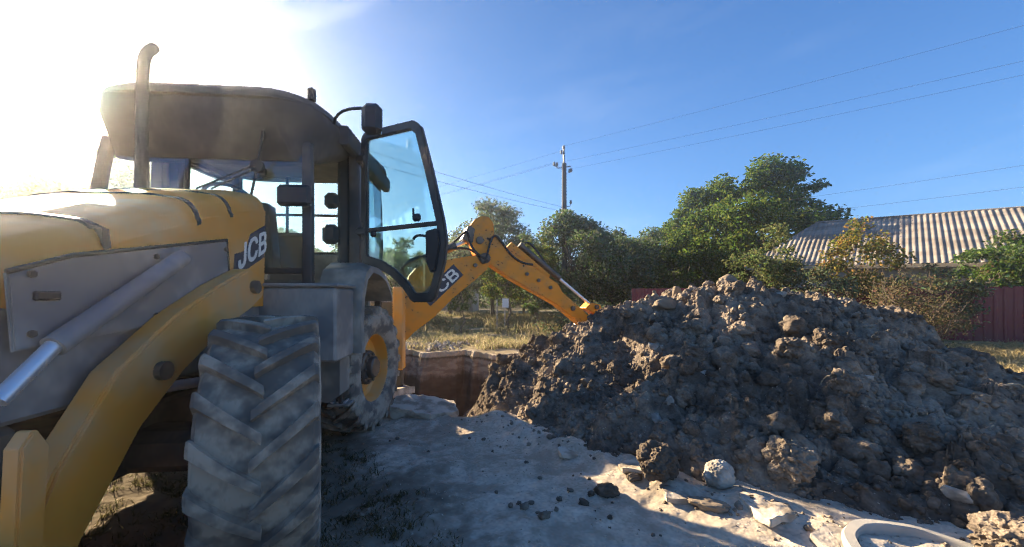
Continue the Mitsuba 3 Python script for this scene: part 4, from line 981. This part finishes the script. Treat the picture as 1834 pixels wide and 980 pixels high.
put(hs_ + '__fascia', cat(beam(E0 + (0, 0, -.10), E1 + (0, 0, -.10), .04, .16)), 'wood')
for i in range(3):
    c = wp_[0] + rdir * (3.2 + 4.2 * i) + nrm * .02
    wk = put(hs_ + '__window', beam(A([c[0], c[1], 1.0]), A([c[0], c[1], 2.2]), 1.1, .06, up=rdir), 'wood')
    put(wk + '__pane', beam(A([c[0], c[1], 1.08]) + nrm * .03, A([c[0], c[1], 2.12]) + nrm * .03, .95, .03, up=rdir), 'engine_panel')
# second house, far behind, seen through the door glass
h2 = thing('far_house', 'far grey roofed house seen through the open cab door', 'house')
put(h2 + '__roof', hull([(-9.6, 34, 3.4), (-3.2, 34, 3.4), (-3.2, 41, 3.4), (-9.6, 41, 3.4), (-7.9, 37.5, 5.6), (-5.0, 37.5, 5.6)]), 'slate', False)
put(h2 + '__wall', cbox((-6.4, 37.5, 1.65), (5.8, 6.4, 3.5), .02), 'plaster', False)

# ------------------------------------------------------------------ power pole and lines
PX, PY = 2.98, 22.0
pp = thing('power_pole', 'grey concrete power pole rising from the trees', 'utility pole')
put(pp + '__shaft', sweep([(PX, PY, -.2), (PX, PY, 9.05)], A([.17, .12]), A([.17, .12]), n=12, sq=.4), 'pole_concrete')
put(pp + '__mast', sweep([(PX - .02, PY, 8.7), (PX - .02, PY, 9.95)], .05, n=10), 'dark_steel')
put(pp + '__cross_arm', sweep([(PX - .55, PY + .2, 9.05), (PX - .35, PY + .1, 8.82), (PX + .25, PY - .1, 8.85), (PX + .36, PY - .12, 8.85)], .03, n=8), 'dark_steel')
put(pp + '__bracket', sweep([(PX - .20, PY, 6.55), (PX + .32, PY - .1, 6.60), (PX + .36, PY - .1, 6.82)], .022, n=8), 'dark_steel')
ins = [(PX - .02, PY, 10.0), (PX - .16, PY, 9.72), (PX - .55, PY + .2, 9.12), (PX - .40, PY + .1, 9.06), (PX + .28, PY - .1, 8.62), (PX + .38, PY - .12, 8.66), (PX + .36, PY - .1, 6.85)]
for p in ins:
    put(pp + '__insulator', sweep([(p[0], p[1], p[2] - .12), (p[0], p[1], p[2] - .06), (p[0], p[1], p[2]), (p[0], p[1], p[2] + .08)], A([.05, .075, .06, .05]), n=10), 'porcelain')


def line(label, p0, p1, sag, r=0.006, group=None):
    u = np.linspace(0, 1, 25)[:, None]; p = A(p0) + (A(p1) - A(p0)) * u; p[:, 2] -= (4 * sag * u * (1 - u))[:, 0]
    put('power_line', sweep(p, r, n=6), 'wire', True, label, 'power line', group)


ld = A([0.815, -0.58, 0])
for k, (p, side_) in enumerate([(ins[0], 'topmost'), (ins[3], 'middle'), (ins[5], 'lowest')]):
    q = A(p); dz = (1.15, 0.5, 0.65)[k]
    line(f'{side_} of the three wires running from the pole to the upper right', q + (0, 0, .05), q + ld * 42 + (0, 0, dz), 0.3, 0.0045)
for k, (p, nm) in enumerate([(ins[1], 'upper'), (ins[2], 'middle'), (ins[3], 'lower')]):
    line(f'{nm} faint wire running left and down from the pole behind the cab door', A(p) + (0, 0, .05), A(p) - ld * 42 + (0, 0, .1), 0.6)
for k in range(2):
    line(f"{('upper', 'lower')[k]} of the two service wires slanting from the pole bracket towards the cab door", (PX - .2, PY, 6.6 - .25 * k), (-9.5, 9.5, 7.1 - .5 * k), 0.2, 0.008)
line('upper of the two wires above the slate roof', (14.5, 24.2, 7.15), (30.0, 8.5, 7.6), 0.25, 0.006)
line('lower of the two wires above the slate roof', (14.6, 24.0, 6.3), (30.0, 8.4, 6.55), 0.25, 0.006)
# notice board on two stakes, behind the pit
nb_ = thing('notice_board', 'small white board on pale stakes in the field below the digger arm', 'sign')
put(nb_ + '__stake', cat(beam((-.62, 16, 0), (-.62, 16, 1.35), .05, .05)), 'pale_stone'); put(nb_ + '__stake', beam((-.30, 16, 0), (-.30, 16, 1.45), .05, .05), 'pale_stone')
put(nb_ + '__board', cbox((-.27, 15.96, 1.2), (.28, .02, .38), .005), 'white_print')

# ------------------------------------------------------------------ dusty air
if HAZE:
    scene['haze_medium'] = {'type': 'homogeneous', 'albedo': rgb(0.96, 0.95, 0.93), 'sigma_t': HAZE, 'phase': {'type': 'hg', 'g': 0.89}}
    scene['haze'] = {'type': 'cube', 'to_world': T().translate((0, 0, 5.0)).scale((420, 420, 9.0)), 'bsdf': {'type': 'null'}, 'interior': {'type': 'ref', 'id': 'haze_medium'}}
    labels['haze'] = {'label': 'dusty air that glows towards the low sun', 'kind': 'stuff'}
    scene['camera']['medium'] = {'type': 'ref', 'id': 'haze_medium'}
